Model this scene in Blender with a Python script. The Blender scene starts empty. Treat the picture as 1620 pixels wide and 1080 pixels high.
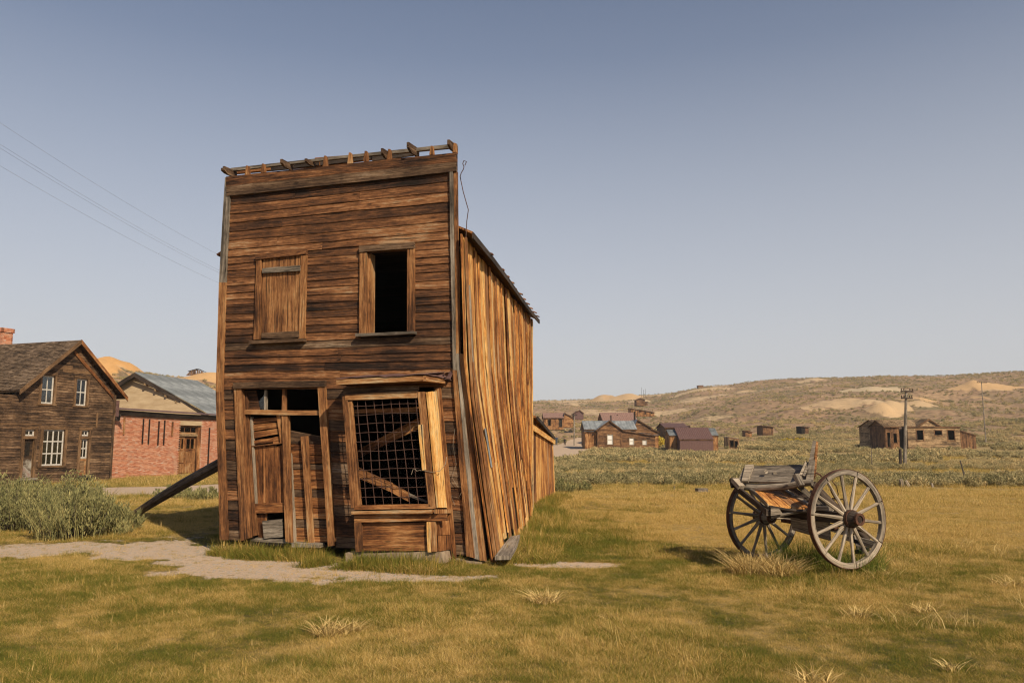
import bpy, math, random
import numpy as np
from mathutils import Vector, Matrix
random.seed(7); rng = np.random.default_rng(7)
C = bpy.context.scene.collection
sc = bpy.context.scene
PI = math.pi
# ------------------------------------------------------------------ camera
FPX = 1260.0                       # focal length in pixels of a 1620 px wide frame (28 mm)
PITCH = math.atan(160 / FPX)
CAM = Vector((0, 0, 1.6))
cd = bpy.data.cameras.new('camera'); cam = bpy.data.objects.new('camera', cd); C.objects.link(cam)
cam.location = CAM; cam.rotation_euler = (PI / 2 + PITCH, 0, 0)
cd.lens = 28; cd.sensor_width = 36; cd.clip_start = .1; cd.clip_end = 9000
sc.camera = cam
# ------------------------------------------------------------------ light
SUN_EL = math.radians(37); SUN_AZ = math.atan2(.54, -.84)          # azimuth from +Y towards +X
sdir = Vector((math.sin(SUN_AZ) * math.cos(SUN_EL), math.cos(SUN_AZ) * math.cos(SUN_EL), math.sin(SUN_EL)))
w = bpy.data.worlds.new('World'); sc.world = w; w.use_nodes = True
wn = w.node_tree.nodes; wl = w.node_tree.links; wn.clear()
sky = wn.new('ShaderNodeTexSky'); sky.sky_type = 'NISHITA'; sky.sun_disc = False
sky.sun_elevation = SUN_EL; sky.sun_rotation = SUN_AZ
sky.altitude = 1500; sky.air_density = 1.0; sky.dust_density = 2.0; sky.ozone_density = 2.0
hs = wn.new('ShaderNodeHueSaturation'); hs.inputs['Saturation'].default_value = 1.05
bg = wn.new('ShaderNodeBackground'); bg.inputs['Strength'].default_value = .076
wo = wn.new('ShaderNodeOutputWorld')
tcw = wn.new('ShaderNodeTexCoord'); sxw = wn.new('ShaderNodeSeparateXYZ'); wl.new(tcw.outputs['Generated'], sxw.inputs[0])
rpw = wn.new('ShaderNodeValToRGB')                                  # pale haze colour painted into the sky, stronger towards the horizon
rpw.color_ramp.elements[0].position = 0; rpw.color_ramp.elements[0].color = (.93, .93, .93, 1)
rpw.color_ramp.elements[1].position = 1; rpw.color_ramp.elements[1].color = (.0, .0, .0, 1)
for p_, v_ in ((.12, .80), (.28, .52), (.45, .20), (.62, .04)):
    e_ = rpw.color_ramp.elements.new(p_); e_.color = (v_, v_, v_, 1)
mxw = wn.new('ShaderNodeMix'); mxw.data_type = 'RGBA'
wl.new(sxw.outputs[2], rpw.inputs[0]); wl.new(rpw.outputs[0], mxw.inputs[0]); mxw.inputs[7].default_value = (6.9, 6.8, 6.85, 1)
wl.new(sky.outputs[0], hs.inputs['Color']); wl.new(hs.outputs[0], mxw.inputs[6]); wl.new(mxw.outputs[2], bg.inputs[0]); wl.new(bg.outputs[0], wo.inputs[0])
sl = bpy.data.lights.new('sun', 'SUN'); sl.energy = 4.5; sl.angle = math.radians(.6); sl.color = (1, .84, .61)
so = bpy.data.objects.new('sun', sl); C.objects.link(so); so.location = (20, -20, 30)
so.rotation_euler = sdir.to_track_quat('Z', 'Y').to_euler()
sc.view_settings.view_transform = 'Standard'; sc.view_settings.look = 'None'
sc.view_settings.gamma = 1; sc.view_settings.use_curve_mapping = False; sc.view_settings.exposure = 0.3
sc.render.engine = 'CYCLES'; sc.cycles.max_bounces = 5; sc.cycles.diffuse_bounces = 2; sc.cycles.transparent_max_bounces = 8
sc.cycles.use_denoising = True; sc.cycles.denoising_prefilter = 'ACCURATE'; sc.cycles.filter_width = 1.2; sc.cycles.volume_bounces = 0

# ------------------------------------------------------------------ measuring helpers
cp, sp_ = math.cos(PITCH), math.sin(PITCH)
def ray(x, y):
    a, b = (x - 810) / FPX, (540 - y) / FPX
    return Vector((a, cp - b * sp_, sp_ + b * cp))
def at(x, y, Y):                   # point seen at photo pixel (x, y) that stands Y metres in front
    d = ray(x, y); return CAM + d * (Y / d.y)
class Wall:                        # vertical wall plane: point, direction to the right, outward normal
    def __init__(s, p, h):
        s.p = Vector(p); s.h = Vector((h[0], h[1], 0)).normalized(); s.n = Vector((s.h.y, -s.h.x, 0))
    def px(s, x, y, off=0.0):
        d = ray(x, y); q = s.p + s.n * off
        return CAM + d * ((q - CAM).dot(s.n) / d.dot(s.n))
    def uz(s, x, y, off=0.0):
        q = s.px(x, y, off); return (q - s.p).dot(s.h), q.z
    def at(s, u, z, off=0.0):
        return Vector((s.p.x, s.p.y, 0)) + s.h * u + s.n * off + Vector((0, 0, z))
# ------------------------------------------------------------------ numpy value noise
_lat = rng.random((256, 256))
def vnoise(x, y):
    xi = np.floor(x).astype(int); yi = np.floor(y).astype(int); fx = x - xi; fy = y - yi
    fx = fx * fx * (3 - 2 * fx); fy = fy * fy * (3 - 2 * fy)
    a = _lat[xi & 255, yi & 255]; b = _lat[(xi + 1) & 255, yi & 255]
    c = _lat[xi & 255, (yi + 1) & 255]; d = _lat[(xi + 1) & 255, (yi + 1) & 255]
    return (a * (1 - fx) + b * fx) * (1 - fy) + (c * (1 - fx) + d * fx) * fy
def fbm(x, y, o=4):
    x = np.asarray(x, float); y = np.asarray(y, float); s = 0; a = .5; t = 0
    for k in range(o):
        s = s + a * vnoise(x * 2 ** k + 17.3 * k, y * 2 ** k + 9.1 * k); t += a; a *= .5
    return s / t
def sstep(a, b, x):
    t = np.clip((x - a) / (b - a), 0, 1); return t * t * (3 - 2 * t)
# ------------------------------------------------------------------ terrain
RX = [-2500, -400, 0, 150, 200, 345, 600, 840, 940, 1000, 1060, 1110, 1200, 1300, 1400, 1500, 1600, 1800, 2400]
RY = [600, 585, 574, 582, 586, 606, 626, 634, 632, 627, 623, 614, 605, 598, 594, 594, 588, 580, 600]
R_AZ = [math.atan2(x - 810, FPX) for x in RX]
R_EL = []
for x_, y_ in zip(RX, RY):
    d_ = ray(x_, y_); R_EL.append(d_.z / math.hypot(d_.x, d_.y))
R_AZ = [-PI, -1.6] + R_AZ + [1.6, PI]; R_EL = [.03, .05] + R_EL + [.05, .03]
MOUNDS = [  # pixel column, pixel row of the foot, height, radius, colour kind (1 = orange, 0 = cream)
 (172, 584, 4.6, 12, 1), (150, 586, 3, 9, .95), (335, 605, 3.2, 11, .7), (300, 604, 1.5, 9, .6), (250, 600, .8, 8, .6), (955, 632, 4.2, 15, .55), (985, 630, 3.0, 18, .45), (1012, 636, 1.5, 7, .1),
 (1395, 652, 3.6, 7, .35), (1412, 645, 2.5, 7, .3), (1380, 640, 1.2, 8, .2), (1560, 618, 3.6, 15, .55), (1535, 618, 2, 11, .5), (1180, 620, 1.6, 8, .4), (1290, 602, 2.2, 10, .2), (1378, 616, 1.5, 13, 0),
 (1330, 640, .6, 14, .3), (1545, 632, 1.0, 6, .6), (905, 640, 1.2, 10, .2), (1450, 640, 1.5, 8, .3), (1110, 618, 1.5, 20, .2), (1300, 648, .3, 5, .4), (1450, 632, 1.0, 9, .5)]
MXY = []
def terrain(x, y, mounds=True):
    x = np.asarray(x, float); y = np.asarray(y, float)
    r = np.hypot(x, y); az = np.arctan2(x, y)
    el = np.interp(az, R_AZ, R_EL)
    right = sstep(-.25, -.02, az)
    R = 300 * (1 - right) + (640 - 60 * sstep(.2, .5, az)) * right
    r0 = 62 * (1 - right) + 165 * right
    flat_r = np.interp(r, [0, 30, 60, 90, 108, 120, 130, 165], [0, 0, -.4, -.15, .15, .65, .85, 1.3])
    flat_l = np.interp(r, [0, 24, 40, 55, 70], [0, 0, -.3, -.3, 0])
    base = flat_l * (1 - right) + flat_r * right
    zr = 1.6 + R * el
    s = np.clip((r - r0) / (R - r0), 0, 1)
    hill = (s ** 1.15 * .75 + sstep(0, 1, s) * .25) * (zr - base)
    z = base + hill
    z = z - sstep(R, R + 1200, r) * zr * .9 * (r > R)
    amp = sstep(60, 260, r) * (1 - sstep(.86, 1.0, s) * .9)
    z = z + (fbm(x / 60 + 5, y / 60) - .5) * 9 * amp * sstep(0, .3, s)
    z = z + (fbm(x / 3.1, y / 3.1, 3) - .5) * .07 * (1 - sstep(80, 120, r)) + (fbm(x / 14, y / 14 + 3, 3) - .5) * 2.2 * amp
    if mounds:
        for mx, my, mh, mw, mk in MXY:
            dd = np.hypot(x - mx, (y - my)) / mw
            dd = dd + (fbm(x / 6 + mx, y / 6, 2) - .5) * .5; z = z + mh * (.5 + .5 * np.cos(PI * np.clip(dd, 0, 1))) * (.75 + .5 * fbm(x / 4, y / 4, 2))
    return z
def tz(x, y): return float(terrain(np.array([x]), np.array([y]))[0])
for mx_, my_, mh_, mw_, mk_ in MOUNDS:
    a_ = math.atan2(mx_ - 810, FPX); rr_ = np.arange(90, 660, 2.); zz_ = terrain(rr_ * math.sin(a_), rr_ * math.cos(a_), False); d_ = ray(mx_, my_); want_ = d_.z / math.hypot(d_.x, d_.y)
    k_ = int(np.argmax((zz_ - 1.6) / rr_ >= want_)) if ((zz_ - 1.6) / rr_ >= want_).any() else int(np.argmax((zz_ - 1.6) / rr_)); MXY.append((rr_[k_] * math.sin(a_), rr_[k_] * math.cos(a_), mh_, mw_, mk_))
PATH = [(-11, 12.3, .75), (-7.2, 12.25, .8), (-5.75, 12.5, 1.15), (-4.5, 11.6, .9), (-3.9, 10.75, .75), (-2.6, 10.25, .75), (-1.55, 9.85, .62), (-.9, 9.75, .3), (-.3, 9.9, .12)]
ROADR = [(6.0, 92, 1.5), (7.0, 115, 4), (11.5, 150, 5), (17, 185, 4.5), (24, 215, 3), (28, 250, 2)]
def band(x, y, pts):
    best = np.full(np.shape(x), 1e9)
    for (x0, y0, w0), (x1, y1, w1) in zip(pts[:-1], pts[1:]):
        dx, dy = x1 - x0, y1 - y0
        t = np.clip(((x - x0) * dx + (y - y0) * dy) / (dx * dx + dy * dy), 0, 1)
        d = np.hypot(x - x0 - t * dx, y - y0 - t * dy) / (w0 + t * (w1 - w0))
        best = np.minimum(best, d)
    return best
def dirt(x, y):
    n = fbm(x * 1.3, y * 1.3, 4) - .5; n2 = fbm(x * 5, y * 5, 3) - .5
    d = 1 - sstep(.45, 1.25, band(x, y, PATH) + n * 1.5 + n2 * .9)
    d = np.maximum(d, (1 - sstep(.6, 1.1, np.hypot((x - .75) / .75, (y - 10.9) / .33) + n * 1.2)) * .8)
    road = sstep(25.6, 26.4, y + n * 1.8) * (1 - sstep(33.5, 34.5, y - 1.4 * (x + 15.5) * (x > -15.5) + n)) * (1 - sstep(-6.5, -4, x))
    road2 = 1 - sstep(.8, 1.1, band(x, y, ROADR) + n * .6)
    return np.clip(np.maximum(np.maximum(d, road), road2), 0, 1)
def tone(x, y):                    # 0 green .. 1 golden dry grass
    n = fbm(x / 2.2 + 3, y / 2.2, 4); n2 = fbm(x / .5, y / .5, 3)
    t = .55 + (n - .5) * .70 + (n2 - .5) * 1.1 + (fbm(x / .16, y / .16, 2) - .5) * .9
    t = t + .46 * sstep(11, 14.5, y + x * .1) * sstep(-.5, 3, x) * (1 - sstep(26, 30, y)) + .12 * sstep(3, 8, x)
    t = t - .6 * np.exp(-(((x - 1.5 - (y - 14) * .1) / .9) ** 2 + ((y - 14.5) / 3.6) ** 2))
    t = t - .5 * np.exp(-((x - 3.8) ** 2 + (y - 10.3) ** 2) / .8) 
    t = t + .3 * sstep(-9, -4, -np.abs(x + 7)) * sstep(12.6, 14, y) * (y < 24)
    return np.clip(t, 0, 1)
def sagezone(x, y):
    r = np.hypot(x, y); n = fbm(x / 6, y / 6, 3) - .5
    right = sstep(.1, 1.2, x / np.maximum(y, 1) * 10 + 2.0)
    return sstep(31.5, 33.5, r + n * 11) * (x > -3) + sstep(60, 64, r) * (x <= -3)
def paleness(x, y):
    x = np.asarray(x, float); y = np.asarray(y, float)
    r = np.hypot(x, y); az = np.arctan2(x, y); p = np.zeros(np.shape(x)); k = np.zeros(np.shape(x))
    for mx, my, mh, mw, mk in MXY:
        dd = np.hypot(x - mx, y - my) / mw + (fbm(x / 5, y / 5, 4) - .5) * 1.3
        v = (1 - sstep(.70, 1.1, dd)) * (1.0 if mh > 1.3 else .62); k = np.where(v > p, mk, k); p = np.maximum(p, v)
    zone = sstep(260, 330, r) * (1 - sstep(540, 600, r)) * sstep(.0, .12, az) * (1 - sstep(.42, .52, az))
    st = sstep(.62, .72, fbm(x / 34 + 8, y / 14, 4)) * zone * .6
    zl = sstep(180, 230, r) * (1 - sstep(320, 360, r)) * (az < -.2) * sstep(.55, .66, fbm(x / 20 + 1, y / 10, 4)) * .7
    rim = sstep(470, 560, r) * (1 - sstep(640, 700, r)) * sstep(-.02, .02, az) * (1 - sstep(.22, .3, az)) * sstep(.5, .58, fbm(x / 40 + 31, y / 12, 4)) * .85
    k = np.where(np.maximum(st, rim) > p, .2, k); k = np.where(zl > p, .8, k)
    return np.clip(np.maximum(np.maximum(p, st), np.maximum(zl, rim)), 0, 1), k
# ------------------------------------------------------------------ material helpers
def lin(c):
    return tuple(((v / 255) / 12.92 if v / 255 <= .04045 else ((v / 255 + .055) / 1.055) ** 2.4) for v in c)
def newmat(name):
    m = bpy.data.materials.new(name); m.use_nodes = True; nt = m.node_tree; nt.nodes.clear()
    out = nt.nodes.new('ShaderNodeOutputMaterial'); b = nt.nodes.new('ShaderNodeBsdfPrincipled')
    nt.links.new(b.outputs[0], out.inputs[0]); b.inputs['Roughness'].default_value = .85
    b.inputs['Specular IOR Level'].default_value = .25
    return m, nt, b, out
class NT:
    def __init__(s, nt): s.t = nt
    def n(s, typ, **kw):
        o = s.t.nodes.new('ShaderNode' + typ)
        for k, v in kw.items(): setattr(o, k, v)
        return o
    def l(s, a, b): s.t.links.new(a, b)
    def put(s, sock, v):
        if hasattr(v, 'is_output') or isinstance(v, bpy.types.NodeSocket): s.l(v, sock)
        else: sock.default_value = v
    def math(s, op, a, b=0.0, c=None, clamp=False):
        o = s.n('Math', operation=op, use_clamp=clamp); s.put(o.inputs[0], a); s.put(o.inputs[1], b)
        if c is not None: s.put(o.inputs[2], c)
        return o.outputs[0]
    def noise(s, vec, scale=1, detail=4, rough=.55, dim='3D', dist=0):
        o = s.n('TexNoise', noise_dimensions=dim); s.l(vec, o.inputs['Vector'])
        o.inputs['Scale'].default_value = scale; o.inputs['Detail'].default_value = detail
        o.inputs['Roughness'].default_value = rough; o.inputs['Distortion'].default_value = dist
        return o.outputs['Fac']
    def ramp(s, fac, stops):
        o = s.n('ValToRGB'); e = o.color_ramp.elements
        while len(e) < len(stops): e.new(.5)
        for el, (p, c) in zip(e, stops):
            el.position = p; el.color = (c[0], c[1], c[2], 1) if hasattr(c, '__len__') else (c, c, c, 1)
        s.put(o.inputs[0], fac); return o.outputs[0]
    def mix(s, fac, a, b, blend='MIX'):
        o = s.n('Mix', data_type='RGBA', blend_type=blend); s.put(o.inputs[0], fac)
        for i, v in ((6, a), (7, b)):
            if isinstance(v, (tuple, list)): o.inputs[i].default_value = (v[0], v[1], v[2], 1)
            else: s.l(v, o.inputs[i])
        return o.outputs[2]
    def attr(s, name, typ='GEOMETRY'):
        o = s.n('Attribute', attribute_name=name, attribute_type=typ); return o
    def mapv(s, vec, sc_):
        o = s.n('Mapping'); s.l(vec, o.inputs[0]); o.inputs['Scale'].default_value = sc_; return o.outputs[0]
    def bump(s, h, strength, dist, bsdf):
        o = s.n('Bump'); o.inputs['Strength'].default_value = strength; o.inputs['Distance'].default_value = dist
        s.l(h, o.inputs['Height']); s.l(o.outputs[0], bsdf.inputs['Normal'])
def wood(name, cols, streak=28, dark=.55, patch=1.0, rough=.8, bumpd=.006, knots=True, tv=.16):
    """weathered sawn wood: grain runs along U of the grain map, each piece shifted by its tint"""
    m, nt, b, out = newmat(name); N = NT(nt)
    uv = N.n('UVMap', uv_map='grain').outputs[0]; tint = N.attr('tint').outputs['Fac']
    sep = N.n('SeparateXYZ'); N.l(uv, sep.inputs[0])
    cmb = N.n('CombineXYZ'); N.l(sep.outputs[0], cmb.inputs[0]); N.l(sep.outputs[1], cmb.inputs[1])
    N.l(N.math('MULTIPLY', tint, 37.0), cmb.inputs[2]); v = cmb.outputs[0]
    g1 = N.noise(N.mapv(v, (1.6, streak, 1)), 1, 6, .6, dist=.35)
    g2 = N.noise(N.mapv(v, (.7, 5.5, 1)), 1, 4, .6, dist=.5)
    g3 = N.noise(N.mapv(v, (4, streak * 4.5, 1)), 1, 3, .6)
    n = len(cols)
    f = N.math('ADD', N.math('MULTIPLY', g1, .5), N.math('MULTIPLY_ADD', g2, .5 * patch + .02, .27 * (1 - patch) + (.015 if patch < 1 else 0)))
    pos = N.n('NewGeometry').outputs['Position']
    pn = N.noise(pos, 1.1, 5, .65); g4 = N.noise(N.mapv(v, (9, streak * 1.3, 1)), 1, 5, .7, dist=.6)
    f = N.math('ADD', f, N.math('MULTIPLY', N.math('SUBTRACT', tint, .5), tv))
    f = N.math('ADD', f, N.math('MULTIPLY', N.math('SUBTRACT', pn, .5), .55 * patch))
    f = N.math('ADD', f, N.math('MULTIPLY', N.math('SUBTRACT', g4, .5), .35))
    stops = [(.30 + .42 * i / (n - 1), c) for i, c in enumerate(cols)]
    col = N.ramp(f, stops)
    crack = N.ramp(g3, [(.34, dark * .35), (.47, 1.0)])
    col = N.mix(1.0, col, crack, 'MULTIPLY')
    ck = N.noise(N.mapv(v, (.9, streak * 1.7, 1)), 1, 2, .5)
    ckr = N.ramp(ck, [(.66, 1.0), (.70, .22), (.74, .18)])
    col = N.mix(1.0, col, ckr, 'MULTIPLY')
    if knots:
        vo = N.n('TexVoronoi'); N.l(N.mapv(v, (1.7, 5.2, 1)), vo.inputs['Vector']); vo.inputs['Scale'].default_value = 1
        kn = N.ramp(vo.outputs['Distance'], [(.05, .25), (.10, 1.0)])
        col = N.mix(.8, col, kn, 'MULTIPLY')
    N.l(col, b.inputs['Base Color']); b.inputs['Roughness'].default_value = rough
    h = N.math('ADD', N.math('MULTIPLY', g3, .5), N.math('ADD', g1, N.math('MULTIPLY', ckr, .8)))
    N.bump(h, .9, bumpd, b)
    return m
def flatmat(name, c1, c2=None, scale=8, rough=.85, metal=0, bump=.0, stretch=(1, 1, 1)):
    m, nt, b, out = newmat(name); N = NT(nt)
    pos = N.n('TexCoord').outputs['Object']
    g = N.noise(N.mapv(pos, stretch), scale, 5, .6)
    N.l(N.ramp(g, [(.35, c1), (.65, c2 or c1)]), b.inputs['Base Color'])
    b.inputs['Roughness'].default_value = rough; b.inputs['Metallic'].default_value = metal
    if bump: N.bump(g, .8, bump, b)
    return m
M = {}
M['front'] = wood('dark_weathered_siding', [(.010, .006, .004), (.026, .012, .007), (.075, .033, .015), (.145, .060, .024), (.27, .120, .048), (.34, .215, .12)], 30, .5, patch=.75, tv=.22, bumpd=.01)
M['frontgrey'] = wood('grey_brown_siding', [(.014, .009, .006), (.045, .025, .015), (.095, .055, .031), (.17, .105, .062), (.28, .20, .135)], 30, .45, bumpd=.01)
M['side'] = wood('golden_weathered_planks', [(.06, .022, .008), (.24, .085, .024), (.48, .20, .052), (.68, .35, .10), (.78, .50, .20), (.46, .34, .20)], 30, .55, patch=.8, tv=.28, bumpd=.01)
M['sided'] = wood('brown_weathered_planks', [(.03, .012, .006), (.10, .038, .014), (.23, .09, .03), (.40, .19, .07), (.40, .27, .16)], 30, .5)
M['trim'] = wood('brown_trim_boards', [(.03, .013, .007), (.09, .038, .016), (.23, .098, .036), (.38, .19, .075), (.46, .32, .18)], 34, .5, tv=.22, bumpd=.008)
M['housetrim'] = wood('brown_house_trim', [(.05, .028, .015), (.12, .068, .034), (.21, .12, .06), (.31, .20, .11)], 20, .7, knots=False)
M['grey'] = wood('grey_weathered_wood', [(.035, .028, .022), (.10, .082, .065), (.20, .165, .13), (.33, .28, .225), (.42, .37, .30)], 34, .5)
M['spoke'] = wood('pale_weathered_wood', [(.09, .070, .052), (.22, .18, .135), (.38, .31, .235), (.52, .44, .34)], 34, .6, knots=False)
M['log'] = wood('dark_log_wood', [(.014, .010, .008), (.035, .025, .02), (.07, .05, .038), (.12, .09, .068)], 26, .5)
M['oldlog'] = wood('old_brown_log_wood', [(.018, .012, .009), (.05, .034, .024), (.11, .077, .052), (.18, .13, .09)], 20, .5)
M['house'] = wood('brown_house_siding', [(.018, .011, .007), (.048, .028, .016), (.095, .055, .030), (.17, .10, .055), (.27, .175, .10)], 14, .6, knots=False)
M['farwood'] = wood('far_brown_boards', [(.035, .018, .010), (.10, .050, .024), (.20, .10, .045), (.32, .18, .085)], 6, .8, knots=False)
M['farorange'] = wood('far_orange_boards', [(.07, .03, .012), (.19, .085, .032), (.36, .18, .07), (.48, .28, .13)], 6, .8, knots=False)
M['fargrey'] = wood('far_pale_brown_boards', [(.06, .037, .022), (.17, .11, .06), (.34, .225, .12), (.46, .32, .19)], 6, .8, knots=False)
M['shingle'] = wood('brown_wood_shingles', [(.04, .028, .019), (.10, .068, .044), (.18, .125, .082), (.28, .20, .14)], 10, .7, knots=False)
M['black'] = flatmat('near_black_shade_and_boards', (.012, .009, .007), (.02, .015, .01))  # interior shade painted near black; also colours dark shack walls and doors
M['iron'] = flatmat('dark_iron', (.02, .016, .014), (.05, .03, .022), 20, .6, .4, .002)
M['rust'] = flatmat('rusty_iron', (.05, .024, .016), (.11, .05, .03), 25, .8, .1, .002)
M['wire'] = flatmat('rusty_wire', (.06, .035, .028), (.12, .065, .05), 25, .7, .2)
M['purple'] = flatmat('purple_rusted_tin', (.085, .045, .042), (.165, .095, .085), 9, .7, .1, .004)
M['pinktin'] = flatmat('pinkish_rusted_tin', (.20, .115, .09), (.30, .18, .14), 3, .7, 0)
M['tin'] = flatmat('grey_tin_sheet', (.17, .185, .19), (.36, .38, .385), 1.4, .55, .25, .004, (1, .3, 1))
M['concrete'] = flatmat('concrete_footing', (.20, .14, .095), (.36, .28, .20), 9, .95, 0, .01)
M['plaster'] = flatmat('tan_boarded_gable', (.40, .29, .175), (.52, .40, .255), 2.2, .95, 0, .004, (.5, .5, 2.5))
M['white'] = flatmat('white_painted_wood', (.40, .37, .33), (.58, .55, .50), 12, .7)
M['curtain'] = flatmat('white_curtain_cloth', (.62, .60, .57), (.75, .74, .71), 4, .9)
M['mortar'] = flatmat('lime_mortar', (.42, .27, .20), (.58, .43, .33), 6, .95, 0, .003)
M['stone'] = flatmat('pale_stone', (.25, .21, .17), (.42, .37, .31), 7, .95, 0, .01)
def brick_mat():
    m, nt, b, out = newmat('red_brick'); N = NT(nt)
    t = N.attr('tint').outputs['Fac']; pos = N.n('TexCoord').outputs['Object']
    c = N.ramp(t, [(0, (.44, .15, .078)), (.5, (.58, .245, .135)), (.88, (.62, .32, .20)), (.97, (.58, .33, .23)), (1, (.60, .44, .34))])
    g = N.noise(pos, 1.1, 5, .6); g2 = N.noise(pos, 25, 3, .6)
    c = N.mix(N.ramp(g, [(.52, 0.0), (.68, .5)]), c, (.52, .36, .26))
    c = N.mix(.5, c, N.ramp(g2, [(.3, .7), (.6, 1.0)]), 'MULTIPLY')
    N.l(c, b.inputs['Base Color']); N.bump(g2, .6, .004, b); return m
M['brick'] = brick_mat()
def glass_mat():
    m, nt, b, out = newmat('old_window_glass'); N = NT(nt)
    tr = N.n('BsdfTransparent'); tr.inputs[0].default_value = (.62, .64, .62, 1)
    gl = N.n('BsdfGlossy'); gl.inputs['Roughness'].default_value = .06
    fr = N.n('Fresnel'); fr.inputs[0].default_value = 1.5
    mx = N.n('MixShader'); N.l(N.math('MULTIPLY', fr.outputs[0], 1.6, clamp=True), mx.inputs[0]); N.l(tr.outputs[0], mx.inputs[1]); N.l(gl.outputs[0], mx.inputs[2])
    N.l(mx.outputs[0], out.inputs[0]); return m
M['glass'] = glass_mat()
def door_peel():
    m, nt, b, out = newmat('peeling_door_paint'); N = NT(nt); pos = N.n('TexCoord').outputs['Object']
    g = N.noise(pos, 3.5, 6, .65); g2 = N.noise(pos, 2.0, 3, .5)
    c = N.ramp(g, [(.40, (.07, .045, .03)), (.5, (.24, .21, .17)), (.62, (.34, .32, .28))])
    c = N.mix(N.ramp(g2, [(.55, 0.), (.65, .6)]), c, (.20, .07, .045))
    N.l(c, b.inputs['Base Color']); return m
M['peel'] = door_peel()
# plants: colour depends on the place it grows (tone) and on the individual
def grass_mat(name, cols, trans=.35, attr='tone', rnd=.25):
    m, nt, b, out = newmat(name); N = NT(nt)
    t = N.attr(attr, 'INSTANCER').outputs['Fac'] if attr else None
    r = N.n('ObjectInfo').outputs['Random']; bt = N.attr('tint').outputs['Fac']
    f = N.math('ADD', N.math('MULTIPLY', N.math('SUBTRACT', r, .5), rnd), N.math('MULTIPLY', N.math('SUBTRACT', bt, .5), .95))
    if t is not None: f = N.math('ADD', f, t)
    else: f = N.math('ADD', f, .5)
    c = N.ramp(f, cols); df = N.n('BsdfDiffuse'); tl = N.n('BsdfTranslucent')
    N.l(c, df.inputs[0]); N.l(c, tl.inputs[0]); mx = N.n('MixShader'); mx.inputs[0].default_value = trans
    N.l(df.outputs[0], mx.inputs[1]); N.l(tl.outputs[0], mx.inputs[2]); N.l(mx.outputs[0], out.inputs[0]); return m
GCOL = [(0, (.15, .165, .030)), (.25, (.22, .20, .042)), (.5, (.31, .24, .058)), (.75, (.54, .355, .098)), (1, (.70, .50, .20))]
M['grass'] = grass_mat('meadow_grass', GCOL)
M['straw'] = grass_mat('dry_straw', [(0, (.30, .20, .075)), (.5, (.60, .43, .17)), (1, (.82, .62, .28))], .3, None)
M['greenblade'] = grass_mat('green_blades', [(0, (.05, .10, .015)), (.5, (.12, .18, .03)), (1, (.30, .28, .07))], .35, None)
SCOL = [(0, (.20, .18, .085)), (.35, (.33, .285, .145)), (.65, (.47, .375, .19)), (1, (.60, .45, .225))]
M['sage'] = grass_mat('sagebrush_leaf', SCOL, .2, None, .5)
M['sagenear'] = grass_mat('grey_green_sage_leaf', [(0, (.09, .092, .042)), (.5, (.26, .25, .11)), (1, (.50, .43, .19))], .25, None, .2)
M['sagefield'] = grass_mat('sagebrush_field_leaf', SCOL, .2, 'tone', .35)
M['rabbit'] = grass_mat('yellow_rabbitbrush', [(0, (.30, .20, .02)), (.5, (.52, .38, .05)), (1, (.6, .5, .12))], .2, None)
M['spray'] = grass_mat('yellow_green_sprays', [(0, (.15, .15, .06)), (.5, (.30, .285, .12)), (1, (.52, .43, .18))], .3, None, .2)
M['twig'] = flatmat('grey_twig_bark', (.06, .048, .038), (.14, .115, .09), 12)
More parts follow.
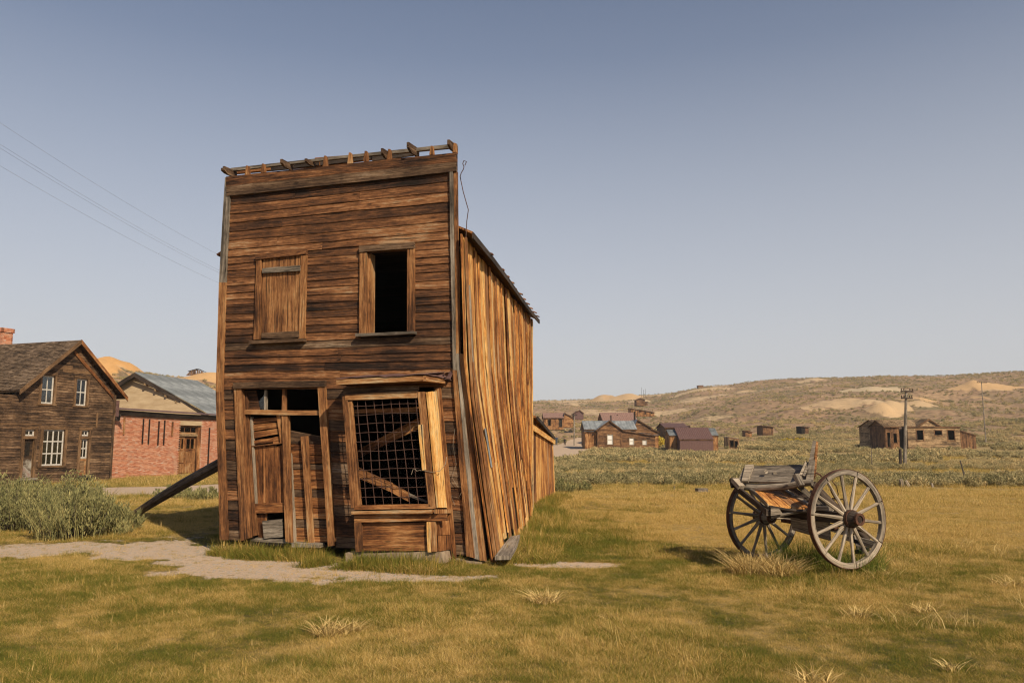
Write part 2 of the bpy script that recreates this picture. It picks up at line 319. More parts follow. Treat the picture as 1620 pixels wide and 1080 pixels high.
def ground_mat():
    m, nt, b, out = newmat('meadow_and_hill_ground'); N = NT(nt)
    pos = N.n('NewGeometry').outputs['Position']
    tn = N.attr('tone').outputs['Fac']; di = N.attr('dirt').outputs['Fac']; pa = N.attr('pale').outputs['Fac']
    ki = N.attr('kind_of_spoil').outputs['Fac']; sg = N.attr('sage').outputs['Fac']; far = N.attr('far').outputs['Fac']
    f1 = N.noise(pos, 9, 6, .65); f2 = N.noise(pos, 60, 3, .6); f3 = N.noise(pos, 1.2, 4, .6)
    f = N.math('ADD', tn, N.math('MULTIPLY', N.math('SUBTRACT', f1, .5), .8))
    g = N.ramp(f, [(0, (.07, .068, .018)), (.35, (.13, .10, .03)), (.65, (.23, .165, .055)), (1, (.33, .235, .095))])
    g = N.mix(.7, g, N.ramp(f2, [(.3, .45), (.65, 1.0)]), 'MULTIPLY')
    peb = N.n('TexVoronoi'); N.l(pos, peb.inputs['Vector']); peb.inputs['Scale'].default_value = 55
    f4 = N.noise(pos, 24, 6, .7); d1 = N.ramp(f4, [(.25, (.40, .29, .20)), (.75, (.62, .475, .35))])
    pc = N.ramp(peb.outputs['Distance'], [(.1, 1.25), (.45, .75)])
    d1 = N.mix(.3, d1, pc, 'MULTIPLY'); d1 = N.mix(.5, d1, N.ramp(f2, [(.3, .72), (.65, 1.05)]), 'MULTIPLY')
    dm = N.math('ADD', di, N.math('MULTIPLY', N.math('SUBTRACT', f4, .5), N.math('MULTIPLY', N.math('SUBTRACT', 1.0, far), 1.5)))
    dmr = N.ramp(dm, [(.33, 0.0), (.62, 1.0)])
    # sage steppe soil
    s1 = N.ramp(f3, [(.3, (.25, .185, .085)), (.7, (.40, .29, .13))])
    g = N.mix(sg, g, s1)
    h1 = N.noise(pos, .035, 6, .62); h2 = N.noise(pos, .45, 6, .7)
    hc = N.ramp(h1, [(.35, (.21, .165, .085)), (.5, (.31, .20, .122)), (.65, (.37, .245, .14))])
    hc = N.mix(.85, hc, N.ramp(h2, [(.42, .55), (.55, 1.1)]), 'MULTIPLY')
    g = N.mix(far, g, hc)
    sp = N.mix(ki, (.50, .385, .245), (.56, .31, .115))
    spn = N.mix(.4, sp, N.ramp(h2, [(.3, .6), (.6, 1.0)]), 'MULTIPLY')
    pm = N.ramp(N.math('ADD', pa, N.math('MULTIPLY', N.math('SUBTRACT', h2, .5), .9)), [(.35, 0.), (.6, 1.)])
    pm2 = N.math('MULTIPLY', pm, N.ramp(pa, [(.02, 0.), (.2, 1.)]))
    g = N.mix(pm2, g, spn)
    g = N.mix(dmr, g, d1)
    N.l(g, b.inputs['Base Color']); b.inputs['Roughness'].default_value = .95; b.inputs['Specular IOR Level'].default_value = .1
    hgt = N.math('ADD', N.math('MULTIPLY', f4, .6), N.math('MULTIPLY', peb.outputs['Distance'], -.4))
    N.bump(hgt, .7, .014, b); return m
M['ground'] = ground_mat()
# ------------------------------------------------------------------ mesh builder
class MB:
    def __init__(s): s.v = []; s.f = []; s.uv = []; s.t = []
    def quad(s, p, uv, t, smooth=False):
        i = len(s.v); s.v += [tuple(q) for q in p]; s.f.append(tuple(range(i, i + len(p)))); s.uv += uv; s.t.append(t)
    def strip(s, bot, top, N, th, thb=None, tint=None):
        """board: bot/top edge polylines on its back face, thickness th along N (thb at the bottom edge)"""
        t = random.random() if tint is None else tint
        thb = th if thb is None else thb; n = len(bot); i = len(s.v); uo = random.random() * 50; vo = random.random() * 50
        for b, a in zip(bot, top):
            s.v += [tuple(b), tuple(b + N * thb), tuple(a + N * th), tuple(a)]
        L = [0.0]
        for k in range(1, n): L.append(L[-1] + (bot[k] - bot[k - 1]).length)
        W = (top[0] - bot[0]).length; W2 = (top[-1] - bot[-1]).length
        vv = [0, th, th + W, 2 * th + W, 2 * th + 2 * W]
        for k in range(n - 1):
            a = i + 4 * k; b = a + 4
            for q in range(4):
                q2 = (q + 1) % 4
                s.f.append((a + q, b + q, b + q2, a + q2)); s.t.append(t)
                u0, u1, v0, v1 = L[k] + uo, L[k + 1] + uo, vv[q] + vo, vv[q + 1] + vo
                s.uv += [(u0, v0), (u1, v0), (u1, v1), (u0, v1)]
        for a in (i, i + 4 * (n - 1)):
            s.f.append((a, a + 1, a + 2, a + 3)); s.t.append(t); s.uv += [(uo, vo), (uo + .01, vo), (uo + .01, vo + W), (uo, vo + W)]
    def box(s, c, X, Y, Z, tint=None):
        """box centred c with half-extent vectors X (grain), Y, Z"""
        c, X, Y, Z = map(Vector, (c, X, Y, Z)); b = c - Z
        s.strip([b - X - Y, b + X - Y], [b - X + Y, b + X + Y], Z.normalized(), Z.length * 2, None, tint)
    def bar(s, p0, p1, w, th, up=(0, 0, 1), tint=None):
        p0, p1 = Vector(p0), Vector(p1); X = (p1 - p0); l = X.length
        if l < 1e-6: return
        x = X / l; u = Vector(up); y = u.cross(x)
        if y.length < 1e-4: y = Vector((1, 0, 0)).cross(x)
        y.normalize(); z = x.cross(y)
        s.box((p0 + p1) / 2, x * l / 2, y * w / 2, z * th / 2, tint)
    def tube(s, pts, rad, n=8, tint=None, caps=True):
        t = random.random() if tint is None else tint; pts = [Vector(p) for p in pts]; i = len(s.v); uo = random.random() * 50
        if not hasattr(rad, '__len__'): rad = [rad] * len(pts)
        L = 0; Ls = []; ref = None
        for k, p in enumerate(pts):
            d = (pts[min(k + 1, len(pts) - 1)] - pts[max(k - 1, 0)]).normalized()
            if ref is None: ref = d.orthogonal().normalized()
            a = (ref - d * ref.dot(d)).normalized(); ref = a; b = d.cross(a)
            if k: L += (p - pts[k - 1]).length
            Ls.append(L)
            for q in range(n):
                an = 2 * PI * q / n; s.v.append(tuple(p + (a * math.cos(an) + b * math.sin(an)) * rad[k]))
        for k in range(len(pts) - 1):
            for q in range(n):
                q2 = (q + 1) % n; a = i + k * n; b = a + n
                s.f.append((a + q, a + q2, b + q2, b + q)); s.t.append(t)
                c0 = 2 * PI * rad[k] * q / n; c1 = 2 * PI * rad[k] * (q + 1) / n
                s.uv += [(Ls[k] + uo, c0), (Ls[k] + uo, c1), (Ls[k + 1] + uo, c1), (Ls[k + 1] + uo, c0)]
        if caps:
            for a, r in ((i, rad[0]), (i + (len(pts) - 1) * n, rad[-1])):
                s.f.append(tuple(range(a, a + n))); s.t.append(t)
                s.uv += [(uo + .02 * math.cos(2 * PI * q / n), .3 * r * math.sin(2 * PI * q / n)) for q in range(n)]
    def ring(s, c, ax, r0, r1, w, n=40, a0=0, a1=2 * PI, tint=None, jit=0):
        """rectangular-section ring about axis ax"""
        t = random.random() if tint is None else tint
        ax = Vector(ax).normalized(); a = ax.orthogonal().normalized(); b = ax.cross(a); c = Vector(c); i = len(s.v)
        full = abs(a1 - a0 - 2 * PI) < 1e-4; m = n if full else n + 1
        for k in range(m):
            an = a0 + (a1 - a0) * k / n; d = a * math.cos(an) + b * math.sin(an); j = 1 + random.uniform(-jit, jit)
            for r, o in ((r0, -1), (r1 * j, -1), (r1 * j, 1), (r0, 1)): s.v.append(tuple(c + d * r + ax * (o * w / 2)))
        for k in range(n):
            p = i + 4 * k; q = i + 4 * ((k + 1) % m)
            for e in range(4):
                e2 = (e + 1) % 4; s.f.append((p + e, q + e, q + e2, p + e2)); s.t.append(t)
                u0 = r1 * (a1 - a0) * k / n; u1 = r1 * (a1 - a0) * (k + 1) / n; vs = [0, r1 - r0, r1 - r0 + w, 2 * (r1 - r0) + w, 2 * (r1 - r0 + w)]
                s.uv += [(u0, vs[e]), (u1, vs[e]), (u1, vs[e + 1]), (u0, vs[e + 1])]
        if not full:
            for p in (i, i + 4 * (m - 1)): s.f.append((p, p + 1, p + 2, p + 3)); s.t.append(t); s.uv += [(0, 0)] * 4
    def mesh(s, name, mats):
        me = bpy.data.meshes.new(name); me.from_pydata(s.v, [], s.f)
        uvl = me.uv_layers.new(name='grain'); uvl.data.foreach_set('uv', np.array(s.uv, dtype=np.float32).ravel())
        at_ = me.attributes.new('tint', 'FLOAT', 'FACE'); at_.data.foreach_set('value', np.array(s.t, dtype=np.float32))
        for mm in (mats if isinstance(mats, (list, tuple)) else [mats]): me.materials.append(mm)
        return me
OFF = {}
def put(name, mb, mat, parent=None, kind=None):
    """links the builder as one object; origin at its middle; coordinates are those of its thing's space"""
    a = np.array(mb.v, float); c = (a.min(0) + a.max(0)) / 2
    if parent is None: c[2] = a[:, 2].min()
    mb.v = (a - c).tolist()
    o = bpy.data.objects.new(name, mb.mesh(name, mat)); C.objects.link(o); c = Vector(c)
    if parent is not None:
        o.parent = parent; o.location = c - OFF[parent.name]
    else: o.location = c
    OFF[o.name] = c
    if kind: o['kind'] = kind
    return o
def thing(name, label, cat, loc=(0, 0, 0), rotz=0, group=None, local=False):
    o = bpy.data.objects.new(name, None); C.objects.link(o); o.location = loc; o.rotation_euler = (0, 0, rotz)
    o.empty_display_size = .3; OFF[o.name] = Vector((0, 0, 0)) if local else Vector(loc)
    tag(o, label, cat, group); return o
def tag(o, label, cat, group=None):
    o['label'] = label; o['category'] = cat
    if group: o['group'] = group
    return o
def lerp(a, b, t): return a + (b - a) * t
# ------------------------------------------------------------------ ground sheet
def build_ground():
    azs = np.concatenate([np.radians(np.arange(-180, -44, 4)), np.radians(np.arange(-44, 44.01, .24)), np.radians(np.arange(46, 180, 4))])
    rs = [.0]; r = 2.0
    while r < 2600:
        rs.append(r); r *= 1.011 if r < 60 else (1.016 if r < 800 else 1.08)
    rs = np.array(rs[1:]); A, R = np.meshgrid(azs, rs, indexing='ij')
    x = (R * np.sin(A)).ravel(); y = (R * np.cos(A)).ravel(); z = terrain(x, y)
    na, nr = len(azs), len(rs)
    verts = np.stack([x, y, z], 1); idx = np.arange(na * nr).reshape(na, nr)
    nx = np.roll(idx, -1, 0)
    q = np.stack([idx[:, :-1], idx[:, 1:], nx[:, 1:], nx[:, :-1]], -1).reshape(-1, 4)[:, ::-1]
    verts = np.vstack([verts, [[0, 0, tz(0, .1)]]]); ci = len(verts) - 1
    faces = q.tolist() + [(int(nx[k, 0]), int(idx[k, 0]), ci) for k in range(na)]
    me = bpy.data.meshes.new('ground'); me.from_pydata(verts.tolist(), [], faces)
    X, Y = verts[:, 0], verts[:, 1]; pa, ki = paleness(X, Y)
    for nm, val in (('tone', tone(X, Y)), ('dirt', dirt(X, Y)), ('pale', pa), ('kind_of_spoil', ki), ('sage', np.clip(sagezone(X, Y), 0, 1)), ('far', sstep(90, 240, np.hypot(X, Y)))):
        a = me.attributes.new(nm, 'FLOAT', 'POINT'); a.data.foreach_set('value', val.astype(np.float32))
    me.polygons.foreach_set('use_smooth', [True] * len(me.polygons)); me.materials.append(M['ground'])
    o = bpy.data.objects.new('ground', me); C.objects.link(o); o['kind'] = 'structure'
build_ground()
exec_parts = []
# ------------------------------------------------------------------ the leaning hotel
PA = at(352, 855, 12.0); PB = at(768, 886, 10.85)
F = Wall(PA, (PB.x - PA.x, PB.y - PA.y))
hotel = thing('abandoned_hotel', 'tall dark wooden false-front hotel leaning sideways with wire-meshed bay window', 'building', ((PA.x + PB.x) / 2, (PA.y + PB.y) / 2, .05))
def poly(ys, xs, y): return float(np.interp(y, ys, xs))
def xL(y): return poly([283, 311, 448, 620, 720, 853], [368, 366.5, 360, 355.5, 358, 364], y)
def xR(y): return poly([243, 272, 586, 876], [714, 714, 719, 742], y)
def fpoly(quad, off, n, vertical=False, jit=0.0):
    """quad of photo pixels (bl, br, tr, tl) laid on the facade plane"""
    bl, br, tr, tl = [F.px(q[0], q[1], off) for q in quad]
    if vertical: a0, a1, b0, b1 = bl, tl, br, tr
    else: a0, a1, b0, b1 = bl, br, tl, tr
    A = []; B = []
    for k in range(n + 1):
        t = k / n; j = (lambda: Vector((0, 0, 0))) if not jit else (lambda: F.h * random.uniform(-jit, jit) * (1 if vertical else .2) + Vector((0, 0, random.uniform(-jit, jit) * (.2 if vertical else 1))))
        A.append(lerp(a0, a1, t) + j()); B.append(lerp(b0, b1, t) + j())
    return A, B
def fb(name, quad, off, th, mat, parent, vertical=False, n=3, jit=.004, thb=None, tint=None):
    A, B = fpoly(quad, off, n, vertical, jit); mb = MB(); mb.strip(A, B, F.n, th, thb, tint)
    return put(name, mb, M[mat], parent)
Z3 = lambda x, y: (340 + x * .2469, 380 + y * .2469)
Z4 = lambda x, y: (340 + x * .2778, 590 + y * .2778)
Z5 = lambda x, y: (530 + x * .2962, 580 + y * .2962)
Z1 = lambda x, y: (340 + x * .1852, 200 + y * .1852)
Z2 = lambda x, y: (560 + x * .2037, 200 + y * .2037)
def zq(Z, *c): return [Z(*p) for p in c]
# openings as (y list, left x, right x)
OPEN = [([404, 542], [408, 404], [487, 485]), ([392, 531], [572, 571], [658, 658]),
        ([604, 865], [373, 394], [517, 533]), ([604, 885], [556, 580], [686, 706])]
def rowyl(f):
    return float(np.interp(f, [0, 6 / 40, 24 / 40, 1], [311, 395, 600, 853]))
def rowy(f, t):
    yl = rowyl(f); g = (yl - 311) / (853 - 311); yr = 272 + g * (878 - 272); return yl + (yr - yl) * t
rows = 40; ri = 0
for r in range(rows):
    f1, f0 = r / rows, (r + 1) / rows
    ym = rowy((f0 + f1) / 2, .5)
    segs = [(0.0, 1.0)]
    for ys, xl, xr in OPEN:
        def cut(x):
            return (x - xL(ym)) / (xR(ym) - xL(ym))
        ta = (np.interp(ym, ys, xl) - xL(ym)) / (xR(ym) - xL(ym)); tb = (np.interp(ym, ys, xr) - xL(ym)) / (xR(ym) - xL(ym))
        yo = rowy((f0 + f1) / 2, (ta + tb) / 2)
        if not (ys[0] + 3 < yo < ys[1] + 30 * (ys[1] > 800) - 2): continue
        new = []
        for a, b in segs:
            if b <= ta or a >= tb: new.append((a, b)); continue
            if ta - a > .008: new.append((a, ta))
            if b - tb > .008: new.append((tb, b))
        segs = new
    out = []
    for a, b in segs:
        if b - a > .5 and random.random() < .6:
            c = random.uniform(a + .2, b - .2); out += [(a, c - .0006), (c + .0006, b)]
        else: out.append((a, b))
    grey_ = (r > 27 and random.random() < .5) or random.random() < .07; rt = random.random()
    for a, b in out:
        n = max(2, int((b - a) * 14)); A = []; B = []; sag = random.uniform(-1, 1)
        for k in range(n + 1):
            t = a + (b - a) * k / n
            y0, y1 = rowy(f0, t) + random.uniform(-.5, .5) + .5 * math.sin(t * 5 + r * 1.3), rowy(f1, t) - 1.6 + .5 * math.sin(t * 5 + (r - 1) * 1.3)
            x0, x1 = xL(y0) + (xR(y0) - xL(y0)) * t, xL(y1) + (xR(y1) - xL(y1)) * t
            A.append(F.px(x0, y0)); B.append(F.px(x1, y1))
        lower = r > 27
        mb = MB(); mb.strip(A, B, F.n, .010, .021 + random.uniform(0, .007), min(1, max(0, rt + random.uniform(-.12, .12))))
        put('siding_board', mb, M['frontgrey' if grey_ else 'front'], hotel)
# fascia boards
fb('fascia_board', [(361, 296), (724, 258), (724, 243), (361, 281)], .0, .055, 'front', hotel, n=8, tint=.45)
fb('fascia_board', [(362, 312), (724, 273), (724, 258.5), (362, 296.5)], .0, .062, 'frontgrey', hotel, n=8, tint=.35, jit=.003)
# edge trim, left
lt = [(283, 360), (448, 351)], [(448, 351), (620, 345.5)], [(620, 345.5), (853, 352.5)]
for i, (a, b) in enumerate(lt):
    fb('corner_board', [(b[1], b[0]), (xL(b[0]) + 1, b[0]), (xL(a[0]) + 1, a[0]), (a[1], a[0])], -.02, .07, 'trim' if i else 'grey', hotel, True, 3, tint=[.3, .75, .5][i])
# right corner boards, spreading at the foot
fb('corner_board', [(741, 878), (753, 881), (724, 586), (718.5, 586)], -.01, .075, 'trim', hotel, True, 4, tint=.5)
fb('corner_board', [(719, 586), (724, 586), (719, 273), (713.5, 273)], -.01, .07, 'grey', hotel, True, 4, tint=.45)
fb('corner_board', [(751, 882), (760, 884), (728, 560), (723.5, 560)], -.015, .055, 'grey', hotel, True, 4, tint=.8)
fb('corner_board', [(724.5, 560), (728.5, 560), (724.5, 273), (719.5, 273)], -.02, .06, 'trim', hotel, True, 4, tint=.6)
fb('corner_board', [(760.5, 885), (771, 886), (733, 560), (728.5, 560)], -.03, .06, 'trim', hotel, True, 4, tint=.65)
# broken cornice: rail, rear rail, studs and lookouts
K = lambda x: -.107 * (x - 370)      # slope of the top
def cor(x, y0, off): return F.px(x, y0, off)
mb = MB(); mb.strip([cor(368, 272, -.10), cor(540, 252.5, -.10), cor(724, 235, -.10)], [cor(368, 267.5, -.10), cor(540, 248.5, -.10), cor(724, 229, -.10)], F.n, .05)
put('cornice_rail', mb, M['grey'], hotel)
mb = MB(); mb.strip([cor(366, 277, -.42), cor(520, 263, -.42), cor(640, 247, -.42)], [cor(366, 273, -.42), cor(520, 256, -.42), cor(640, 238, -.42)], F.n, .06)
put('cornice_rail', mb, M['sided'], hotel)
mb = MB(); mb.strip([cor(500, 258, -.6), cor(600, 247, -.6)], [cor(500, 251, -.6), cor(600, 243, -.6)], F.n, .04)
put('roof_board', mb, M['sided'], hotel)
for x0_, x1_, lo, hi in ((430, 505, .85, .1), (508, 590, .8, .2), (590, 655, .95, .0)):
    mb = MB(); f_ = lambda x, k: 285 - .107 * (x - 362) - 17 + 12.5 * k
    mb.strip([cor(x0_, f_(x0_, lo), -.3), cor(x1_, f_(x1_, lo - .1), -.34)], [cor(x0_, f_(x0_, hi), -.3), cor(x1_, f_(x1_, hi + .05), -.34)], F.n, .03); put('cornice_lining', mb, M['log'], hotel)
for x, yt, yb in ((394, 264, 281), (419, 261, 279), (517, 248.5, 266), (556, 243.5, 261), (581, 241, 257.5), (618, 238, 254), (685, 233, 247), (721, 228.5, 243)):
    fb('cornice_stud', [(x - 3.6, yb), (x + 3.2, yb), (x + 1.6, yt), (x - 1.2, yt)], -.045, .06, 'trim', hotel, True, 1, 0, tint=.55)
for x, y, L, hh, tw in ((372, 277, .34, .11, .0), (367, 276, .22, .07, .06), (461, 266, .36, .10, .0), (497, 262, .24, .07, .02), (617, 250, .30, .12, .0), (660, 243, .42, .13, .02), (721, 238, .36, .12, .0)):
    p0 = F.px(x, y, -.15); p1 = p0 + F.n * (L * .42 + .15) + Vector((0, 0, -.01)) + F.h * (random.uniform(-.03, .0))
    mb = MB(); up = Vector((0, 0, 1)); b = [p0 - up * hh / 2, lerp(p0, p1, .7) - up * hh / 2, p1 + up * hh * -.1]; t = [p0 + up * hh / 2, lerp(p0, p1, .7) + up * hh / 2, p1 + up * hh * .5]
    mb.strip(b, t, F.h, .035, None, .45); put('lookout', mb, M['frontgrey'], hotel)
# ---- upper windows
win = fb('window_frame', zq(Z3, (262, 640), (302, 636), (312, 128), (280, 134)), .0, .06, 'trim', hotel, True, tint=.5)
fb('casing', zq(Z3, (548, 632), (586, 630), (600, 100), (566, 104)), .0, .06, 'trim', win, True, tint=.55)
fb('casing', zq(Z3, (278, 132), (600, 96), (598, 62), (276, 100)), .0, .075, 'front', win, tint=.55)
fb('sill', zq(Z3, (245, 668), (592, 652), (592, 634), (245, 648)), .0, .11, 'frontgrey', win, tint=.35)
tx = [314, 356, 400, 442, 484, 524, 566]; bx = [303, 345, 390, 432, 474, 516, 549]
for k in range(6):
    fb('shutter_plank', zq(Z3, (bx[k], 622), (bx[k + 1] - 2, 622), (tx[k + 1] - 2, 100 + 4 * (5 - k) / 5 - 6), (tx[k], 104 + 4 * (5 - k) / 5 - 6)), .012 + .004 * (k % 2), .022, 'trim', win, True, 4, .002, tint=[.45, .75, .6, .35, .5, .8][k])
fb('cleat', zq(Z3, (312, 213), (554, 199), (553, 163), (312, 183)), .04, .04, 'grey', win, tint=.3)
fb('cleat', zq(Z3, (305, 632), (546, 625), (545, 583), (305, 595)), .04, .03, 'frontgrey', win, tint=.4)
w2 = fb('window_frame', zq(Z3, (935, 603), (982, 600), (986, 84), (940, 86)), .0, .06, 'trim', hotel, True, tint=.7)
fb('casing', zq(Z3, (1243, 592), (1288, 592), (1288, 58), (1243, 62)), .0, .06, 'trim', w2, True, tint=.6)
fb('casing', zq(Z3, (938, 84), (1288, 58), (1286, 20), (938, 44)), .0, .075, 'frontgrey', w2, tint=.6)
fb('sill', zq(Z3, (924, 624), (1297, 606), (1297, 590), (924, 604)), .0, .12, 'grey', w2, tint=.5)
# jambs (reveals going into the wall)
def reveal(q0, q1, depth, mat, parent, name='jamb', tint=.6):
    a, b = F.px(*q0), F.px(*q1); mb = MB(); mb.strip([a - F.n * depth, b - F.n * depth], [a, b], F.h, .025, None, tint); return put(name, mb, M[mat], parent)
reveal(Z3(982, 600), Z3(986, 84), .16, 'trim', w2, tint=.8); reveal(Z3(1241, 592), Z3(1241, 62), .16, 'trim', w2)
# ---- door bay
dh = fb('door_frame', zq(Z4, (120, 90), (640, 78), (640, 44), (120, 55)), .0, .075, 'frontgrey', hotel, tint=.5)
fb('door_post', zq(Z4, (160, 955), (212, 935), (168, 90), (123, 92)), -.02, .07, 'trim', dh, True, 4, tint=.55)
fb('door_post', zq(Z4, (210, 930), (248, 920), (192, 100), (167, 96)), -.09, .06, 'trim', dh, True, 4, tint=.3)
fb('door_post', zq(Z4, (660, 982), (697, 976), (642, 78), (600, 80)), -.02, .08, 'trim', dh, True, 4, tint=.65)
fb('door_post', zq(Z4, (415, 955), (450, 962), (428, 240), (394, 240)), -.08, .07, 'trim', dh, True, 4, tint=.35)
fb('mullion', zq(Z4, (392, 222), (412, 222), (412, 92), (394, 92)), -.07, .05, 'trim', dh, True, 1, tint=.4)
fb('mullion', zq(Z4, (288, 208), (302, 208), (302, 98), (290, 98)), -.07, .04, 'grey', dh, True, 1, tint=.7)
fb('transom_bar', zq(Z4, (180, 236), (610, 240), (610, 214), (180, 208)), -.06, .07, 'trim', dh, tint=.7)
fb('panel', zq(Z4, (192, 210), (260, 208), (240, 100), (190, 100)), -.10, .02, 'front', dh, tint=.5)
mb = MB(); a, b, c = F.px(*Z4(215, 205), -.085), F.px(*Z4(290, 205), -.085), F.px(*Z4(292, 108), -.085)
mb.quad([a, b, c], [(0, 0)] * 3, .5); mb.quad([a - F.n * .004, c - F.n * .004, b - F.n * .004], [(0, 0)] * 3, .5); put('broken_glass', mb, M['glass'], dh)
# left leaf
leaf = fb('door', zq(Z4, (238, 797), (402, 790), (402, 734), (238, 742)), -.10, .045, 'sided', dh, tint=.4)
fb('door_stile', zq(Z4, (238, 742), (246, 742), (222, 250), (210, 252)), -.10, .045, 'spoke', leaf, True, 2, tint=.5)
fb('door_stile', zq(Z4, (385, 400), (400, 400), (396, 238), (360, 240)), -.09, .05, 'sided', leaf, True, 2, tint=.6)
for q, ti in (((224, 288), (364, 276), (362, 252), (222, 258)), .2), (((226, 328), (366, 310), (364, 280), (224, 294)), .75), (((226, 370), (368, 345), (366, 316), (226, 334)), .6), (((228, 404), (340, 392), (338, 366), (228, 384)), .35), (((338, 402), (376, 398), (374, 360), (336, 366)), .6):
    fb('door_panel', zq(Z4, *q), -.11, .03, 'sided', leaf, tint=ti)
fb('door_rail', zq(Z4, (218, 420), (390, 402), (389, 395), (218, 412)), -.10, .05, 'trim', leaf, tint=.5)
for x0, x1, a0, a1, ti in ((246, 295, 230, 288, .4), (297, 358, 290, 352, .6), (360, 400, 354, 388, .35)):
    fb('door_panel', zq(Z4, (x0, 742), (x1, 738), (a1, 410), (a0, 418)), -.115, .025, 'sided', leaf, True, tint=ti)
fb('door_panel', zq(Z4, (285, 938), (392, 930), (388, 830), (276, 840)), -.09, .03, 'grey', leaf, tint=.55)
fb('door_panel', zq(Z4, (252, 935), (282, 935), (300, 800), (246, 806)), -.14, .025, 'sided', leaf, True, tint=.3)
# right leaf: patched with horizontal boards
ys = [352, 402, 462, 515, 545, 604, 660, 704, 762, 830, 876, 925, 962]
for k in range(len(ys) - 1):
    y0, y1 = ys[k + 1], ys[k]; x0 = 436 + (y0 - 350) * .05
    top = [(640, y1 + 6), (x0 - 2, y1 + 2)] if k else [(622, y1 + 10), (434, y1 - 26)]
    fb('door_board', zq(Z4, (x0, y0 - 1), (655, y0 + 4 - (k % 3) * 3), top[0], top[1]), -.15 + .01 * (k % 2), .03, 'sided' if k % 3 else 'frontgrey', dh, tint=[.55, .4, .3, .6, .35, .45, .3, .5, .4, .55, .35, .6][k])
fb('door_stud', zq(Z4, (545, 990), (570, 988), (534, 358), (500, 362)), -.11, .06, 'trim', dh, True, 3, tint=.7)
fb('door_stile', zq(Z4, (458, 958), (468, 958), (440, 455), (434, 455)), -.12, .05, 'spoke', dh, True, 2, tint=.6)
fb('threshold', zq(Z4, (470, 985), (628, 985), (626, 964), (470, 958)), -.10, .16, 'grey', dh, tint=.6)
fb('threshold', zq(Z4, (200, 950), (460, 965), (460, 945), (200, 930)), -.16, .08, 'grey', dh, tint=.3)
U_ = Vector((0, 0, 1))
# ---- bay window
BO = .40                                                       # how far the bay stands out
def bb(name, quad, off, th, mat, parent, vertical=False, n=3, jit=.003, tint=None): return fb(name, zq(Z5, *quad), BO + off, th, mat, parent, vertical, n, jit, None, tint)
bay = bb('bay_window', ((105, 783), (530, 781), (530, 760), (103, 768)), -.03, .09, 'trim', hotel, tint=.8)
bb('window_rail', ((65, 180), (447, 166), (446, 130), (62, 150)), -.04, .06, 'trim', bay, tint=.7)
bb('window_stile', ((95, 752), (118, 750), (76, 150), (48, 158)), -.04, .055, 'trim', bay, True, tint=.6)
bb('window_stile', ((118, 740), (145, 736), (96, 185), (76, 188)), -.03, .035, 'trim', bay, True, tint=.85)
bb('window_rail', ((118, 762), (520, 752), (515, 730), (118, 738)), -.04, .05, 'sided', bay, tint=.5)
bb('window_stile', ((508, 755), (542, 752), (484, 134), (447, 136)), -.04, .05, 'trim', bay, True, tint=.85)
bb('window_stile', ((470, 552), (488, 550), (470, 308), (447, 310)), .005, .03, 'side', bay, True, tint=.7)
# canted right side: boards standing between the front corner and the wall
def cant(name, q0, q1, offs, mat, tint):
    """board whose left edge stands at offset offs[0] and right edge at offs[1]; q = (bottom-left, bottom-right, top-right, top-left)"""
    bl = F.px(*Z5(*q0[0]), offs[0]); tl = F.px(*Z5(*q0[1]), offs[0]); br = F.px(*Z5(*q1[0]), offs[1]); tr = F.px(*Z5(*q1[1]), offs[1])
    n = (br - bl).cross(tl - bl).normalized(); mb = MB(); A = [lerp(bl, tl, k / 3) for k in range(4)]; B = [lerp(br, tr, k / 3) for k in range(4)]
    mb.strip(A, B, n, .03, None, tint); return put(name, mb, M[mat], bay)
cant('side_board', ((543, 752), (486, 136)), ((566, 752), (512, 132)), (BO, BO - .12), 'side', .65)
cant('side_board', ((567, 752), (514, 134)), ((588, 752), (534, 130)), (BO - .12, BO - .24), 'side', .85)
cant('side_board', ((590, 760), (536, 122)), ((612, 765), (550, 116)), (BO - .25, .04), 'sided', .5)
fb('side_board', zq(Z5, (628, 1020), (652, 1020), (566, 110), (545, 114)), .03, .05, 'sided', bay, True, 4, tint=.55)
# apron below
bb('apron_board', ((112, 828), (600, 820), (600, 783), (110, 786)), -.05, .05, 'sided', bay, tint=.55)
bb('apron_post', ((118, 986), (152, 984), (148, 829), (113, 829)), -.05, .05, 'trim', bay, True, tint=.5)
bb('apron_panel', ((150, 905), (500, 903), (497, 828), (150, 829)), -.08, .03, 'sided', bay, tint=.45)
bb('apron_panel', ((150, 982), (503, 980), (500, 905), (150, 907)), -.075, .03, 'sided', bay, tint=.5)
bb('apron_post', ((503, 986), (520, 986), (515, 826), (497, 826)), -.05, .055, 'side', bay, True, tint=.8)
bb('apron_post', ((521, 984), (548, 984), (542, 826), (516, 826)), -.05, .045, 'trim', bay, True, tint=.75)
cant('apron_panel', ((548, 900), (543, 824)), ((610, 896), (604, 820)), (BO - .05, .05), 'sided', .6)
cant('apron_panel', ((550, 984), (548, 902)), ((612, 972), (610, 898)), (BO - .05, .05), 'sided', .45)
cant('sill', ((530, 783), (530, 760)), ((612, 780), (610, 760)), (BO + .06, .08), 'trim', .85)
mb = MB(); mb.strip([F.px(*Z5(100, 762), BO + .02), F.px(*Z5(530, 756), BO + .02)], [F.px(*Z5(110, 762), .02), F.px(*Z5(600, 756), .02)], U_, .02, None, .5); put('sill', mb, M['sided'], bay)
